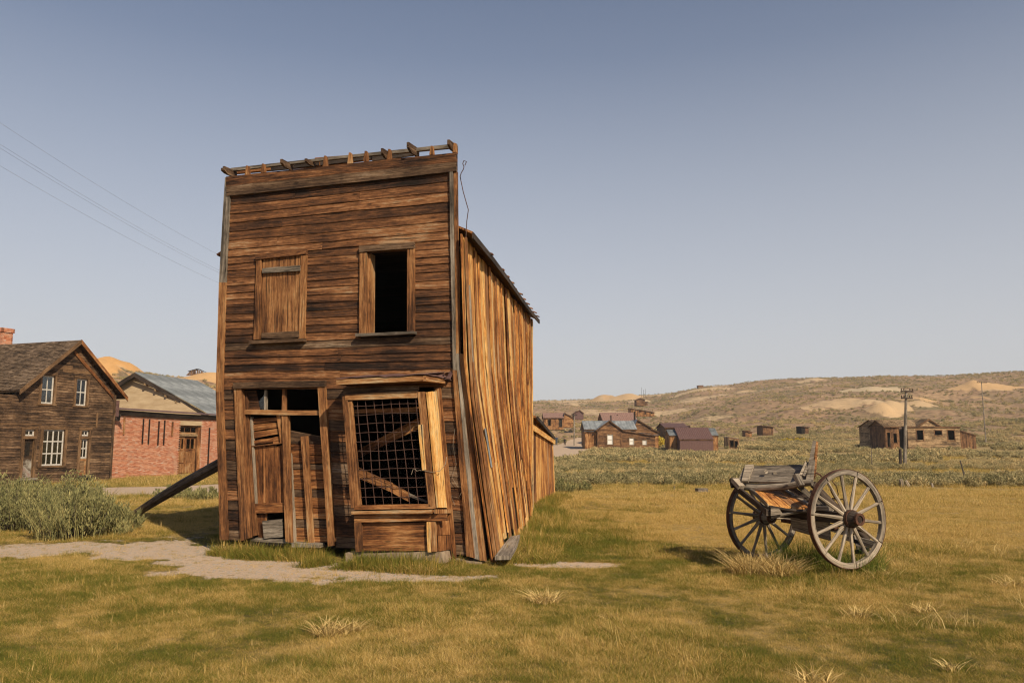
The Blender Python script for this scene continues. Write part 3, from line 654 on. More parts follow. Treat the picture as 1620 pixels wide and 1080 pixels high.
# bay roof
def fpt(Z, x, y, off): return F.px(*Z(x, y), off)
r0, r1 = fpt(Z5, 12, 96, BO + .12), fpt(Z5, 475, 76, BO + .12)
w0 = r0 - F.n * (BO + .10); w1r = fpt(Z5, 585, 92, .02)
mb = MB(); mb.strip([r0, r1], [w0, w1r], Vector((0, 0, 1)), .035, None, .3); put('bay_roof', mb, M['sided'], bay)
mb = MB(); U = Vector((0, 0, 1)); mb.strip([r0, lerp(r0, r1, .5), r1], [r0 + U * .065, lerp(r0, r1, .5) + U * .075, r1 + U * .065], F.n, .03, None, .75); put('bay_fascia', mb, M['trim'], bay)
nn = (w1r - r1).cross(U).normalized()
mb = MB(); mb.strip([r1, w1r], [r1 + U * .07, w1r + U * .07], nn, .03, None, .75); put('bay_fascia', mb, M['trim'], bay)
mb = MB(); e = U * .078; A = []; B = []
for k in range(13):
    t = k / 12; j = U * random.uniform(-.008, .012); A.append(lerp(r0, r1, t) + e + F.n * .045 + j); B.append(lerp(w0, w1r, t) + e + U * .075 + j)
mb.strip(A, B, U, .008); 
A = []; B = []
for k in range(5):
    t = k / 4; j = U * random.uniform(-.015, .02); A.append(lerp(r1, w1r, t) + e + j + nn * .05); B.append(lerp(r1 + e, w1r + e + U * .06, t) + U * .02 * t + j - nn * .1)
mb.strip(A, B, U, .008)
c0 = w1r + U * .12 + nn * .05
for k in range(9):
    mb.bar(c0 + Vector([random.uniform(-.06, .06) for _ in range(3)]), c0 + Vector([random.uniform(-.09, .09) for _ in range(3)]), .07, .006)
put('tin_flashing', mb, M['purple'], bay)
bb('soffit_board', ((50, 150), (450, 128), (450, 100), (50, 112)), -.12, .03, 'frontgrey', bay, tint=.2)
# wire mesh
mb = MB(); mo = BO - .02
tl_, tr_, br_, bl_ = fpt(Z5, 95, 182, mo), fpt(Z5, 448, 166, mo), fpt(Z5, 510, 730, mo), fpt(Z5, 143, 738, mo)
def mp(s, t): return lerp(lerp(tl_, tr_, s), lerp(bl_, br_, s), t)
for k in range(8):
    s_ = (k + .55) / 7.9; wob = random.uniform(-.008, .008)
    mb.tube([mp(s_ + wob * math.sin(t * 6), t) + F.n * .006 * math.sin(t * 9 + k) for t in [i / 10 for i in range(11)]], .0048, 5, caps=False)
for k in range(11):
    t_ = (k + .6) / 11.4
    mb.tube([mp(s, t_ + .004 * math.sin(s * 7 + k)) + F.n * .006 * math.sin(s * 8 + k * 2) for s in [i / 8 for i in range(9)]], .0048, 5, caps=False)
put('wire_mesh', mb, M['wire'], bay)
mb = MB(); mb.tube([fpt(Z5, *p, BO + .02) for p in ((408, 575), (416, 548), (428, 545), (436, 556), (452, 552), (478, 556), (520, 562), (560, 556), (590, 520), (596, 480))], .004, 5); put('bent_wire', mb, M['spoke'], bay)
mb = MB(); mb.tube([fpt(Z5, x, y, .06) for x, y in ((640, 330), (630, 420), (648, 520), (625, 590), (655, 640), (690, 640), (660, 700), (620, 690), (640, 740))], .003, 4); put('bent_wire', mb, M['spoke'], bay)
# braces inside the bay
def inb(quad, off, th, mat, tint): return fb('inner_brace', zq(Z5, *quad), off, th, mat, hotel, n=2, tint=tint)
inb(((100, 252), (450, 240), (450, 216), (100, 230)), .16, .04, 'trim', .55)
inb(((122, 492), (470, 322), (470, 262), (122, 448)), -.35, .05, 'sided', .5)
inb(((126, 590), (300, 664), (310, 622), (124, 532)), .22, .06, 'trim', .6)
inb(((300, 664), (398, 716), (398, 668), (308, 622)), .20, .05, 'sided', .5)
inb(((395, 690), (500, 726), (500, 716), (395, 672)), .2, .04, 'grey', .6)
# concrete footing
fb('footing', zq(Z5, (122, 1026), (632, 1028), (620, 968), (120, 978)), .0, BO - .045, 'concrete', hotel, n=6, jit=.01)
fb('footing', [(712, 892), (772, 895), (770, 884), (712, 878)], -.2, .25, 'concrete', hotel, n=3, jit=.01)
# ---- right side wall: ruled surface from the leaning front corner to the upright rear corner
sF0, sF1 = at(774, 892, 10.95), at(727.5, 371, 10.98)
sR0, sR1 = at(838.5, 806, 19.0), at(841, 507, 19.0)
sFm = at(732.5, 600, 10.97); VM = (sFm.z - sF0.z) / (sF1.z - sF0.z)
def sidept(u, v, off=0):
    a = lerp(sF0, sFm, v / VM) if v < VM else lerp(sFm, sF1, (v - VM) / (1 - VM)); b = lerp(sR0, sR1, v); p = lerp(a, b, u)
    bow = math.sin(u * PI) * (1 - v) * .16 + .05 * math.sin(u * 7 + v * 3) * v * (1 - v)
    return p + Vector((.985, -.17, 0)) * (off + bow)
NS = Vector((.985, -.17, 0))
u = -.022; k = 0; widths = []
while u < 1.0:
    wdt = random.choice([.020, .026, .030, .034, .024]); widths.append((u, min(1.0, u + wdt))); u += wdt
for k, (u0, u1) in enumerate(widths):
    sh = random.uniform(-.003, .004); vb = random.uniform(-.02, .03) if random.random() < .7 else random.uniform(.03, .065)
    if random.random() < .05 and u0 > .3: vb = .16
    tp = 1.0 - random.uniform(0, .012); A = []; B = []; off = random.choice([0, .012, .02, .035])
    gap = random.uniform(.0005, .004)
    for q in range(6):
        v = vb + (tp - vb) * q / 5; lean = sh * (1 - v)
        A.append(sidept(u0 + lean + gap, v, off + random.uniform(-.006, .006) + .03 * (1 - v) * (k % 3 == 0))); B.append(sidept(u1 + lean - gap + random.uniform(-.001, .001), v, off + random.uniform(-.006, .006)))
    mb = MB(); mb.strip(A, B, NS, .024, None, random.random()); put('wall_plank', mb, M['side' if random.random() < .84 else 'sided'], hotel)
for k in range(22):                                             # battens and loose strips nailed over joints
    u0 = random.choice(widths)[1]; vb = random.uniform(.0, .3); vt = random.uniform(.6, .985) if random.random() < .5 else .985
    wv = random.uniform(.005, .009); sh = random.uniform(-.004, .006); A = []; B = []
    for q in range(5):
        v = vb + (vt - vb) * q / 4; l = sh * (1 - v); A.append(sidept(u0 - wv / 2 + l, v, .055)); B.append(sidept(u0 + wv / 2 + l, v, .055))
    mb = MB(); mb.strip(A, B, NS, .02, None, random.random()); put('batten', mb, M['side' if random.random() < .8 else 'sided'], hotel)
# tall corner planks leaning along the front end of the side wall
for (ub, ut, wb, wt_, vb, vt, off, ma, ti) in ((.000, -.002, .016, .006, .0, .99, .07, 'trim', .6), (.018, .004, .013, .006, -.005, .84, .085, 'spoke', .35), (.034, .012, .015, .009, .01, .80, .08, 'trim', .5), (.052, .030, .014, .010, .02, .72, .09, 'side', .6), (.012, .000, .010, .004, .01, .6, .11, 'trim', .75)):
    A = [sidept(lerp(ub, ut, q / 4), lerp(vb, vt, q / 4), off) for q in range(5)]; B = [sidept(lerp(ub + wb, ut + wt_, q / 4), lerp(vb, vt, q / 4), off) for q in range(5)]
    mb = MB(); mb.strip(A, B, NS, .03, None, ti); put('corner_plank', mb, M[ma], hotel)
for (u0, u1, v0, v1) in ((.036, .047, .28, .40),):
    mb = MB(); mb.strip([sidept(u0 + .012, v0, .13), sidept(u0, v1, .13)], [sidept(u1 + .012, v0, .13), sidept(u1, v1, .13)], NS, .006); put('tin_patch', mb, M['tin' if v0 < .3 else 'purple'], hotel)
# light-blocking backing, left wall, rear wall, floors, roof
def slab(name, a, b, c, d, th, mat, parent=hotel, n=None):
    nrm = (b - a).cross(d - a).normalized() if n is None else n
    mb = MB(); mb.strip([a, b], [d, c], nrm, th); return put(name, mb, M[mat], parent)
mb = MB()
for q in range(8): mb.strip([sidept(.005 + .99 * k / 8, q / 8.2, -.07) for k in range(9)], [sidept(.005 + .99 * k / 8, (q + 1) / 8.2, -.07) for k in range(9)], NS, .01)
put('light_block_sheet', mb, M['log'], hotel)  # sheet added behind the planks to keep light from leaking in
LB0 = F.px(358, 853, -.06); LB1 = F.px(354, 470, -.06); LB1 = Vector((LB1.x, LB1.y, sF1.z)); span = LB0 - F.px(766, 880, -.06)
RL0 = Vector((sR0.x, sR0.y, 0)) + Vector((span.x, span.y, .05)) * .96; RL1 = Vector((RL0.x - .05, RL0.y, sR1.z))
nlw = 30
for k in range(nlw):
    a0, a1 = k / nlw, (k + .96) / nlw
    mb = MB(); mb.strip([lerp(LB0, RL0, a0), lerp(LB1, RL1, a0)], [lerp(LB0, RL0, a1), lerp(LB1, RL1, a1)], Vector((-1, .1, 0)), .025); put('wall_plank', mb, M['sided'], hotel)
slab('light_block_sheet', LB0 + NS * .04, RL0 + NS * .04, RL1 + NS * .04, LB1 + NS * .04, .01, 'black')  # near-black sheet added to stop light leaks through the left wall
back = Vector((.16, .98, 0)).normalized()
for k in range(16):
    a0, a1 = k / 16, (k + .97) / 16
    rp0 = Vector((sR0.x - .02, sR0.y, 0)); rp1 = Vector((sR1.x - .03, sR1.y, sR1.z))
    hgt = .95 * (1 - abs(a0 + .03 - .5) * 2)
    mb = MB(); mb.strip([lerp(RL0, rp0, a0), lerp(RL1, rp1, a0) + U * hgt], [lerp(RL0, rp0, a1), lerp(RL1, rp1, a1) + U * (.95 * (1 - abs(a1 - .5) * 2))], back, .025); put('wall_plank', mb, M['sided'], hotel)
slab('light_block_sheet', RL0 - back * .03, rp0 - back * .03, rp1 - back * .03, RL1 - back * .03, .01, 'black')  # near-black light stop added inside the rear wall
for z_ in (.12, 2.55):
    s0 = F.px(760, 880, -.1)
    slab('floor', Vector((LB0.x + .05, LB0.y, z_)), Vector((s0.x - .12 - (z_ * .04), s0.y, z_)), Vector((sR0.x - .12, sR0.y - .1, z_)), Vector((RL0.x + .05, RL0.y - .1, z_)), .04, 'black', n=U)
ov = .16
zc_ = sF1.z - .12; s0 = F.px(733, 400, -.12)
slab('sky_block_slab', Vector((LB1.x + .08, LB1.y, zc_)), Vector((s0.x - .1, s0.y, zc_)), Vector((sR1.x - .15, sR1.y - .1, zc_)), Vector((RL1.x + .1, RL1.y - .1, zc_)), .03, 'log', n=U)  # slab added to block sky showing through the gap under the roof
eF, eR = sF1 + NS * ov + U * .02 + F.n * -.05, sR1 + NS * ov + U * .02 + back * .12
lF, lR = LB1 - NS * ov, RL1 - NS * ov + back * .12
gF, gR = (eF + lF) / 2 + U * 1.0, (eR + lR) / 2 + U * 1.0
mb = MB(); A = [lerp(eF, eR, k / 5) + U * .03 * math.sin(k * 1.2) for k in range(6)]; B = [lerp(gF, gR, k / 5) for k in range(6)]
mb.strip(A, B, (eR - eF).cross(gF - eF).normalized() * 1, .03); put('roof', mb, M['sided'], hotel)
slab('roof', lF, lR, gR, gF, .03, 'sided')
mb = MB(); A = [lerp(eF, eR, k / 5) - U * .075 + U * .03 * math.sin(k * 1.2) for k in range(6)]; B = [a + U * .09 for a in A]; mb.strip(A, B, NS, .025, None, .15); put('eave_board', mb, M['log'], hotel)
for k in range(14):
    p = lerp(eF, eR, (k + .5) / 14) + U * .04; q = p - NS * .4 + U * .17
    mb = MB(); mb.bar(p + NS * random.uniform(-.02, .05), q, .10, .02); put('roof_edge_board', mb, M['sided'], hotel)
# rear side of the false front so it is not hollow
slab('light_block_sheet', F.px(364, 850, -.08), F.px(372, 606, -.08), F.px(372, 606, -.08) + F.h * .0 + U * .0, F.px(364, 840, -.08), .005, 'black') if False else None
A0 = F.px(367, 372, -.07); A1 = F.px(713, 345, -.07); A2 = F.px(714, 276, -.07); A3 = F.px(368, 314, -.07)
slab('backing_boards', A0, A1, A2, A3, .02, 'sided', n=-F.n)
# ---- lean-to at the rear
l0, l1 = at(837.5, 808, 19.3), at(838, 662, 19.3); m0, m1 = at(878, 793, 23.6), at(873.5, 694, 23.6)
for k in range(15):
    a0, a1 = k / 15, (k + .93) / 15; vb = random.uniform(0, .03); sh = random.uniform(-.01, .01)
    A = [lerp(lerp(l0, m0, a0 + sh), lerp(l1, m1, a0), v) for v in (vb, .5, 1)]; B = [lerp(lerp(l0, m0, a1 + sh), lerp(l1, m1, a1), v) for v in (vb, .5, 1)]
    mb = MB(); mb.strip(A, B, NS, .025); put('lean_to_plank', mb, M['side' if random.random() < .75 else 'sided'], hotel)
wdt = Vector((-3.4, .4, 0))
mb = MB(); mb.strip([l1 + NS * .15 - back * .1 + U * .02, m1 + NS * .03 + back * .12 + U * .02], [l1 + wdt + U * .1, m1 + wdt + U * .1], U, .05, None, .2); put('lean_to_roof', mb, M['sided'], hotel)
mb = MB(); mb.strip([l1 + NS * .06 - U * .28, m1 + NS * .06 - U * .16], [l1 + NS * .06 - U * .14, m1 + NS * .06 - U * .04], NS, .03, None, .7); put('lean_to_fascia', mb, M['side'], hotel)
mb = MB(); mb.strip([l1 + NS * .17 - U * .03, m1 + NS * .05 - U * .03 + back * .12], [l1 + NS * .17 + U * .06, m1 + NS * .05 + U * .06 + back * .12], NS, .03, None, .2); put('lean_to_fascia', mb, M['log'], hotel)
mb = MB(); mb.strip([m0, m1], [m0 + wdt, m1 + wdt], back, .03); put('lean_to_end', mb, M['sided'], hotel)
mb = MB(); mb.strip([at(834, 808, 18.8), at(834, 640, 18.8)], [at(838.5, 808, 18.8), at(838, 640, 18.8)], F.n, .04, None, .5); put('corner_plank', mb, M['side'], hotel)
# ---- separate things at the hotel
g0 = Vector((-8.25, 17.6, .02)); g1 = Vector((-4.0, 15.0, 2.08))
mb = MB(); pts = [lerp(g0, g1, k / 6) + U * .03 * math.sin(k) for k in range(7)]; mb.tube(pts, [.08, .10, .112, .115, .115, .11, .105], 7, .95)
tag(put('log_prop', mb, M['oldlog']), 'dark squared log propping up the left side of the leaning hotel', 'log')
pk = [at(783, 893, 10.95), at(803, 852, 13.2)]
mb = MB(); a = Vector((-.22, 10.55, .10)); b = Vector((-.02, 12.4, .14)); mb.strip([a, lerp(a, b, .5) + U * .01, b], [a + Vector((.20, .03, .0)), lerp(a, b, .5) + Vector((.19, 0, .01)), b + Vector((.14, .03, .02))], U, .05, None, .6)
tag(put('loose_plank', mb, M['grey']), 'grey weathered plank lying on the ground at the hotel corner', 'plank')
mb = MB(); mb.tube([F.px(x, y, .02) for x, y in ((735.5, 262), (738, 256), (734, 254), (732, 259), (734, 264), (733, 268), (729.5, 274), (728, 279))] + [F.px(x, y, -.05) for x, y in ((729, 285), (733, 304), (741, 332), (738.5, 350), (737, 378))], .0065, 5)
tag(put('hanging_wire', mb, M['wire']), 'thin rusty wire with a loop hanging off the top corner of the hotel', 'wire')
# ------------------------------------------------------------------ generic clad walls, windows, roofs
def clad(mb, O, H, Nn, L, top, z0, opens, bw, th, vertical=False, jit=.003, lap=.012, tint=None):
    """boards over a wall; O origin, H direction, L length, top(u) height function, opens list of (u0, u1, z0, z1)"""
    O, H, Nn = Vector(O), Vector(H), Vector(Nn); us = [L * i / 80 for i in range(81)]; zt = max(top(x) for x in us)
    P = lambda u, z: O + H * u + Vector((0, 0, z))
    if not vertical:
        z = z0
        while z < zt - .01:
            z1 = min(z + bw, zt); zm = (z + z1) / 2; ok = [x for x in us if top(x) >= zm]
            if ok:
                segs = [(min(ok), max(ok))]
                for a, b, c, d in opens:
                    if c < zm < d:
                        segs = [q for s_, e_ in segs for q in ((s_, min(e_, a)), (max(s_, b), e_)) if q[1] - q[0] > .02]
                for a, b in segs:
                    cuts = [a] + ([random.uniform(a + .3, b - .3)] if b - a > 2 else []) + [b]
                    for c0, c1 in zip(cuts[:-1], cuts[1:]):
                        j = random.uniform(-jit, jit); mb.strip([P(c0, z + j), P(c1, z + j)], [P(c0, z1 - .002), P(c1, z1 - .002)], Nn, th, th + lap, tint if tint is None else tint + random.uniform(-.1, .1))
            z = z1
    else:
        u_ = 0.0
        while u_ < L - .01:
            u1 = min(u_ + bw * random.uniform(.8, 1.2), L); um = (u_ + u1) / 2; segs = [(z0 + random.uniform(0, jit), top(um))]
            for a, b, c, d in opens:
                if a < um < b: segs = [q for s_, e_ in segs for q in ((s_, min(e_, c)), (max(s_, d), e_)) if q[1] - q[0] > .02]
            for a, b in segs: mb.strip([P(u_ + .004, a), P(u_ + .004, b)], [P(u1 - .004, a), P(u1 - .004, b)], Nn, th + random.uniform(0, jit), None, tint)
            u_ = u1
def wframe(name, O, H, Nn, u0, u1, z0, z1, cas, mat, parent, off=.02, th=.03, head=None):
    P = lambda u, z: Vector(O) + Vector(H) * u + Vector((0, 0, z)) + Vector(Nn) * off; Nn = Vector(Nn); mb = MB(); hd = head or cas
    mb.strip([P(u0 - cas, z0), P(u0 - cas, z1)], [P(u0, z0), P(u0, z1)], Nn, th); mb.strip([P(u1, z0), P(u1, z1)], [P(u1 + cas, z0), P(u1 + cas, z1)], Nn, th)
    mb.strip([P(u0 - cas - .02, z1), P(u1 + cas + .02, z1)], [P(u0 - cas - .02, z1 + hd), P(u1 + cas + .02, z1 + hd)], Nn, th + .008)
    mb.strip([P(u0 - cas - .03, z0 - hd * .6), P(u1 + cas + .03, z0 - hd * .6)], [P(u0 - cas - .03, z0), P(u1 + cas + .03, z0)], Nn, th + .03)
    # reveals
    for uu in (u0, u1): mb.strip([P(uu, z0) - Nn * .12, P(uu, z1) - Nn * .12], [P(uu, z0) + Nn * th, P(uu, z1) + Nn * th], Vector(H), .012)
    return put(name, mb, M[mat], parent)
def panes(O, H, Nn, u0, u1, z0, z1, nx, nz, bar, parent, off=-.05, mat='white', glass=True, thick=None):
    O, H, Nn = Vector(O), Vector(H), Vector(Nn); P = lambda u, z, o=off: O + H * u + Vector((0, 0, z)) + Nn * o; mb = MB()
    for k in range(nx + 1):
        u = u0 + (u1 - u0) * k / nx; w_ = bar * (1.6 if k in (0, nx) or (thick and k in thick) else 1); u = min(max(u, u0 + w_ / 2), u1 - w_ / 2)
        mb.strip([P(u - w_ / 2, z0), P(u - w_ / 2, z1)], [P(u + w_ / 2, z0), P(u + w_ / 2, z1)], Nn, .025)
    for k in range(nz + 1):
        z = z0 + (z1 - z0) * k / nz; w_ = bar * (1.6 if k in (0, nz) else 1.2); z = min(max(z, z0 + w_ / 2), z1 - w_ / 2)
        mb.strip([P(u0, z - w_ / 2), P(u1, z - w_ / 2)], [P(u0, z + w_ / 2), P(u1, z + w_ / 2)], Nn, .029)
    sash = put('sash', mb, M[mat], parent)
    if glass:
        me = None
        for i in range(nx):
            for j in range(nz):
                a0, a1 = u0 + (u1 - u0) * i / nx, u0 + (u1 - u0) * (i + 1) / nx; b0, b1 = z0 + (z1 - z0) * j / nz, z0 + (z1 - z0) * (j + 1) / nz
                mb = MB(); mb.strip([P(a0 + .004, b0 + .004, off + .008), P(a1 - .004, b0 + .004, off + .008)], [P(a0 + .004, b1 - .004, off + .008), P(a1 - .004, b1 - .004, off + .008)], Nn, .004)
                put('pane', mb, M['glass'], parent)
def rect(W, x0, y0, x1, y1):
    """u, z extents on wall W of an upright rectangle seen between two photo pixels"""
    a = W.uz((x0 + x0) / 2, y0); b = W.uz(x1, y1); a2 = W.uz(x0, y1); b2 = W.uz(x1, y0)
    return min((a[0] + a2[0]) / 2, (b[0] + b2[0]) / 2), max((a[0] + a2[0]) / 2, (b[0] + b2[0]) / 2), (b[1] + a2[1]) / 2, (a[1] + b2[1]) / 2
def shingles(mb, a, b, c, d, rows, cols, th=.02, skip=0.0, long_=1.4):
    """a-b eave, d-c ridge"""
    n = (b - a).cross(d - a).normalized()
    if n.z < 0: n = -n
    for r in range(rows):
        x = random.uniform(-.5, 0) / cols
        while x < 1:
            wd = random.uniform(.6, 1.4) / cols; x0, x1 = max(0, x), min(1, x + wd * .96); x += wd
            if x1 <= x0 or random.random() < skip: continue
            v0 = (r + random.uniform(-.12, .12)) / rows; v1 = min(1, (r + long_) / rows); v0 = max(v0, 0)
            p = lambda u_, v_: lerp(lerp(a, b, u_), lerp(d, c, u_), v_)
            mb.strip([p(x0, v0) + n * .006, p(x1, v0) + n * .006], [p(x0, v1), p(x1, v1)], n, th * .3, th * random.uniform(.8, 1.4))
# ------------------------------------------------------------------ left house
HP = at(172, 760, 41.0); HW = Wall(HP, (-.336, -.942)); HW = Wall(HP, (.336, .942))      # origin at the far right corner, u negative towards the left
HB = HW.at(-5.8, 0); HH = HW.h; HN = HW.n; gz = -.42
house = thing('brown_wooden_house', 'brown clapboard house with gable front, white sash windows and red brick chimney', 'house', (HW.at(-2.9, 0).x - 1, HW.at(-2.9, 0).y, gz))
uL = HW.uz(5, 690)[0] - .6; LH = -uL
pk_u, pk_z = HW.uz(120, 541); eR_u, eR_z = HW.uz(180, 616); eaveL_z = eR_z; slope = (pk_z - eR_z) / (0 - pk_u + .0)
eR0 = pk_z - slope * (0 - pk_u)
def htop(u): uu = u + uL; return max(min(pk_z - .02 - slope * abs(uu - pk_u), pk_z), eR0 - 0.6)
S6 = lambda x, y: (x * .2594, 500 + y * .2594)
def r6(x0, y0, x1, y1): return rect(HW, *S6(x0, y0), *S6(x1, y1))
wins = {'ul': r6(250, 362, 326, 534), 'ur': r6(461, 382, 526, 546), 'big': r6(255, 690, 386, 910), 'dl': r6(138, 690, 200, 984), 'dr': r6(486, 695, 532, 968)}
O_ = HW.at(uL, 0); mb = MB()
opens = [(a - uL, b - uL, c, d) for a, b, c, d in wins.values()]
clad(mb, O_, HH, HN, LH, htop, gz - .1, opens, .125, .012, jit=.004, lap=.022)
put('siding', mb, M['house'], house, 'stuff')
D9 = -HN * 9.0
mb = MB(); clad(mb, HW.at(0, 0), -HN, HH, 9, lambda u: eR0, gz - .1, [], .14, .012); put('side_wall', mb, M['house'], house, 'stuff')
mb = MB(); clad(mb, O_ , -HN, -HH, 9, lambda u: eR0 - .5, gz - .1, [], .14, .012); put('side_wall', mb, M['house'], house, 'stuff')
mb = MB()
for (p, q, h_) in ((O_ + D9, HW.at(0, 0) + D9, 0), (O_ + D9 * .25, HW.at(0, 0) + D9 * .25, 0)): mb.strip([p + U * gz, q + U * gz], [p + U * (eR0 - .1), q + U * (eR0 - .1)], HN, .02)
put('room_shade_sheet', mb, M['black'], house)  # near-black sheets painted as the darkness inside the rooms
mb = MB(); clad(mb, O_ + D9, HH, -HN, LH, htop, gz - .1, [], .3, .012); put('rear_wall', mb, M['house'], house, 'stuff')
# windows
def hwin(key, nx, nz, cas=.13, thick=None):
    a, b, c, d = wins[key]; f = wframe('window', HW.at(0, 0), HH, HN, a, b, c, d, cas, 'housetrim', house); panes(HW.at(0, 0), HH, HN, a, b, c, d, nx, nz, .045, f, thick=thick); return f
hwin('ul', 2, 2); hwin('ur', 2, 2); hwin('big', 4, 3, .16, (2,))
a, b, c, d = wins['ul']; mb = MB(); mb.strip([HW.at(b - .22, c, -.2), HW.at(b - .22, d, -.2)], [HW.at(b - .02, c, -.2), HW.at(b - .02, d, -.2)], HN, .01); put('curtain', mb, M['curtain'], house)
a, b, c, d = wins['big']; mb = MB(); mb.strip([HW.at(a + (b - a) * .5, c, -.25), HW.at(b - .1, c, -.25)], [HW.at(a + (b - a) * .5, c + (d - c) * .30, -.25), HW.at(b - .1, c + (d - c) * .30, -.25)], HN, .01); put('curtain', mb, M['curtain'], house)
for key, zt_, mm in (('dl', 730, 'peel'), ('dr', 727, 'housetrim')):
    a, b, c, d = wins[key]; ft = wframe('door_frame', HW.at(0, 0), HH, HN, a, b, c, d, .14, 'housetrim', house, .02, .04)
    zt = HW.uz(*S6(200, zt_))[1]; zb = HW.uz(*S6(200, zt_ + 18))[1]
    panes(HW.at(0, 0), HH, HN, a, b, zt, d, 2, 1, .045, ft)
    mb = MB(); mb.strip([HW.at(a - .08, zb, .03), HW.at(b + .08, zb, .03)], [HW.at(a - .08, zt, .03), HW.at(b + .08, zt, .03)], HN, .05); put('lintel', mb, M['housetrim'], ft)
    dr = MB()
    if key == 'dl':
        dr.strip([HW.at(a, c, -.08), HW.at(b, c, -.08)], [HW.at(a, zb, -.08), HW.at(b, zb, -.08)], HN, .03); dd = put('door', dr, M['house'], house)
        mb = MB(); mb.strip([HW.at(a, c + .01, -.045), HW.at(b, c + .01, -.045)], [HW.at(a, c + .85, -.045), HW.at(b, c + .85, -.045)], HN, .01); put('door_sheet', mb, M['peel'], dd)
        mb = MB(); mb.strip([HW.at(a + .15, c + 1.0, -.045), HW.at(b - .15, c + 1.0, -.045)], [HW.at(a + .15, zb - .15, -.045), HW.at(b - .15, zb - .15, -.045)], HN, .01); put('door_panel', mb, M['black'], dd)
    else:
        zm = HW.uz(*S6(500, 866))[1]; dr.strip([HW.at(a, c, -.08), HW.at(b, c, -.08)], [HW.at(a, zm, -.08), HW.at(b, zm, -.08)], HN, .03, None, .75); dd = put('door', dr, M['trim'], house)
        panes(HW.at(0, 0), HH, HN, a, b, zm, zb, 2, 2, .045, dd, -.07)
        mb = MB(); mb.strip([HW.at(a + .1, c + .15, -.045), HW.at(b - .1, c + .15, -.045)], [HW.at(a + .1, zm - .12, -.045), HW.at(b - .1, zm - .12, -.045)], HN, .015, None, .9); put('door_panel', mb, M['housetrim'], dd)
    mb = MB(); mb.strip([HW.at(a - .15, c - .10, .0), HW.at(b + .15, c - .10, .0)], [HW.at(a - .15, c - .01, .0), HW.at(b + .15, c - .01, .0)], HN, .25); put('door_step', mb, M['grey'], house)
def hstrip(x0, y0, x1, y1, mat, ti=None, name='patch_board', vertical=False):
    a, b, c, d = r6(x0, y0, x1, y1); mb = MB()
    if vertical: mb.strip([HW.at(a, c, .03), HW.at(a, d, .03)], [HW.at(b, c, .03), HW.at(b, d, .03)], HN, .03, None, ti)
    else: mb.strip([HW.at(a, c, .02), HW.at(b, c, .02)], [HW.at(a, d, .02), HW.at(b, d, .02)], HN, .02, None, ti)
    return put(name, mb, M[mat], house)
hstrip(300, 296, 440, 326, 'housetrim', .75); hstrip(380, 330, 556, 348, 'housetrim', .7); hstrip(583, 588, 592, 682, 'housetrim', .8, vertical=True); hstrip(0, 652, 250, 662, 'housetrim', .4); hstrip(440, 655, 680, 664, 'housetrim', .55)
hstrip(676, 480, 690, 1004, 'house', .5, 'corner_board', True)
# roof
def hz(u): return pk_z - slope * abs(u - pk_u)
oh = .35; uR_ = .55; uLl = 2 * pk_u - uR_
pr0, pr1 = HW.at(pk_u, pk_z + .08, oh), HW.at(pk_u, pk_z + .08, -9.2)
er0, er1 = HW.at(uR_, hz(uR_) + .08, oh), HW.at(uR_, hz(uR_) + .08, -9.2)
el0, el1 = HW.at(uLl, hz(uLl) + .08, oh), HW.at(uLl, hz(uLl) + .08, -9.2)
mb = MB(); shingles(mb, el1, el0, pr0, pr1, 34, 46, .03); put('shingle_roof', mb, M['shingle'], house, 'stuff')
mb = MB(); shingles(mb, er0, er1, pr1, pr0, 20, 30, .03); put('shingle_roof', mb, M['shingle'], house, 'stuff')
mb = MB(); mb.strip([el0 - U * .03, el1 - U * .03], [pr0 - U * .03, pr1 - U * .03], -U, .04); mb.strip([er0 - U * .03, er1 - U * .03], [pr0 - U * .03, pr1 - U * .03], -U, .04); put('roof_deck', mb, M['house'], house)
for a, b in ((el0, pr0), (er0, pr0)):
    mb = MB(); mb.strip([a - U * .19, b - U * .19], [a + U * .03, b + U * .03], HN, .04, None, .45); put('barge_board', mb, M['housetrim' if a is el0 else 'sided'], house)
mb = MB(); a, b = HW.at(pk_u - .1, pk_z - .38, .03), HW.at(-.1, hz(-.1) - .38, .03); mb.strip([a - U * .2, b - U * .2], [a, b], HN, .05, None, .3); put('frieze_board', mb, M['sided'], house)
# wing on the left with its own roof, and chimney
wO = HW.at(uLl - .2, 0); wu0, wu1 = uLl - 6.0, uLl + .9
mb = MB(); clad(mb, HW.at(wu0, 0, -1.6), HH, HN, wu1 - wu0 - .6, lambda u: 3.2, gz - .1, [], .125, .012, lap=.022); put('wing_wall', mb, M['house'], house, 'stuff')
e0, e1 = HW.at(wu0, 3.35, -1.2), HW.at(wu1 + .3, 3.35, -1.2); g0, g1 = HW.at(wu0, 6.05, -4.6), HW.at(wu1 + 1.2, 6.05, -4.6)
mb = MB(); shingles(mb, e0, e1, g1, g0, 26, 44, .03); put('wing_roof', mb, M['shingle'], house, 'stuff')
mb = MB(); mb.strip([e0 - U * .05, e1 - U * .05], [g0 - U * .05, g1 - U * .05], -U, .03); put('roof_deck', mb, M['house'], house)
rk = 4.0
while 810 + FPX * HW.at(pk_u, 0, -rk).x / HW.at(pk_u, 0, -rk).y > -14: rk += .05
cc = HW.at(pk_u + .45, 0, -rk); mb = MB(); bw_, bh_ = .34, .075
z = pk_z - .8; cx, cy = cc.x, cc.y; ang = math.atan2(HH.y, HH.x); ex, ey = HH, Vector((-HH.y, HH.x, 0)); row = 0
ztop = at(0, 520, cc.y).z
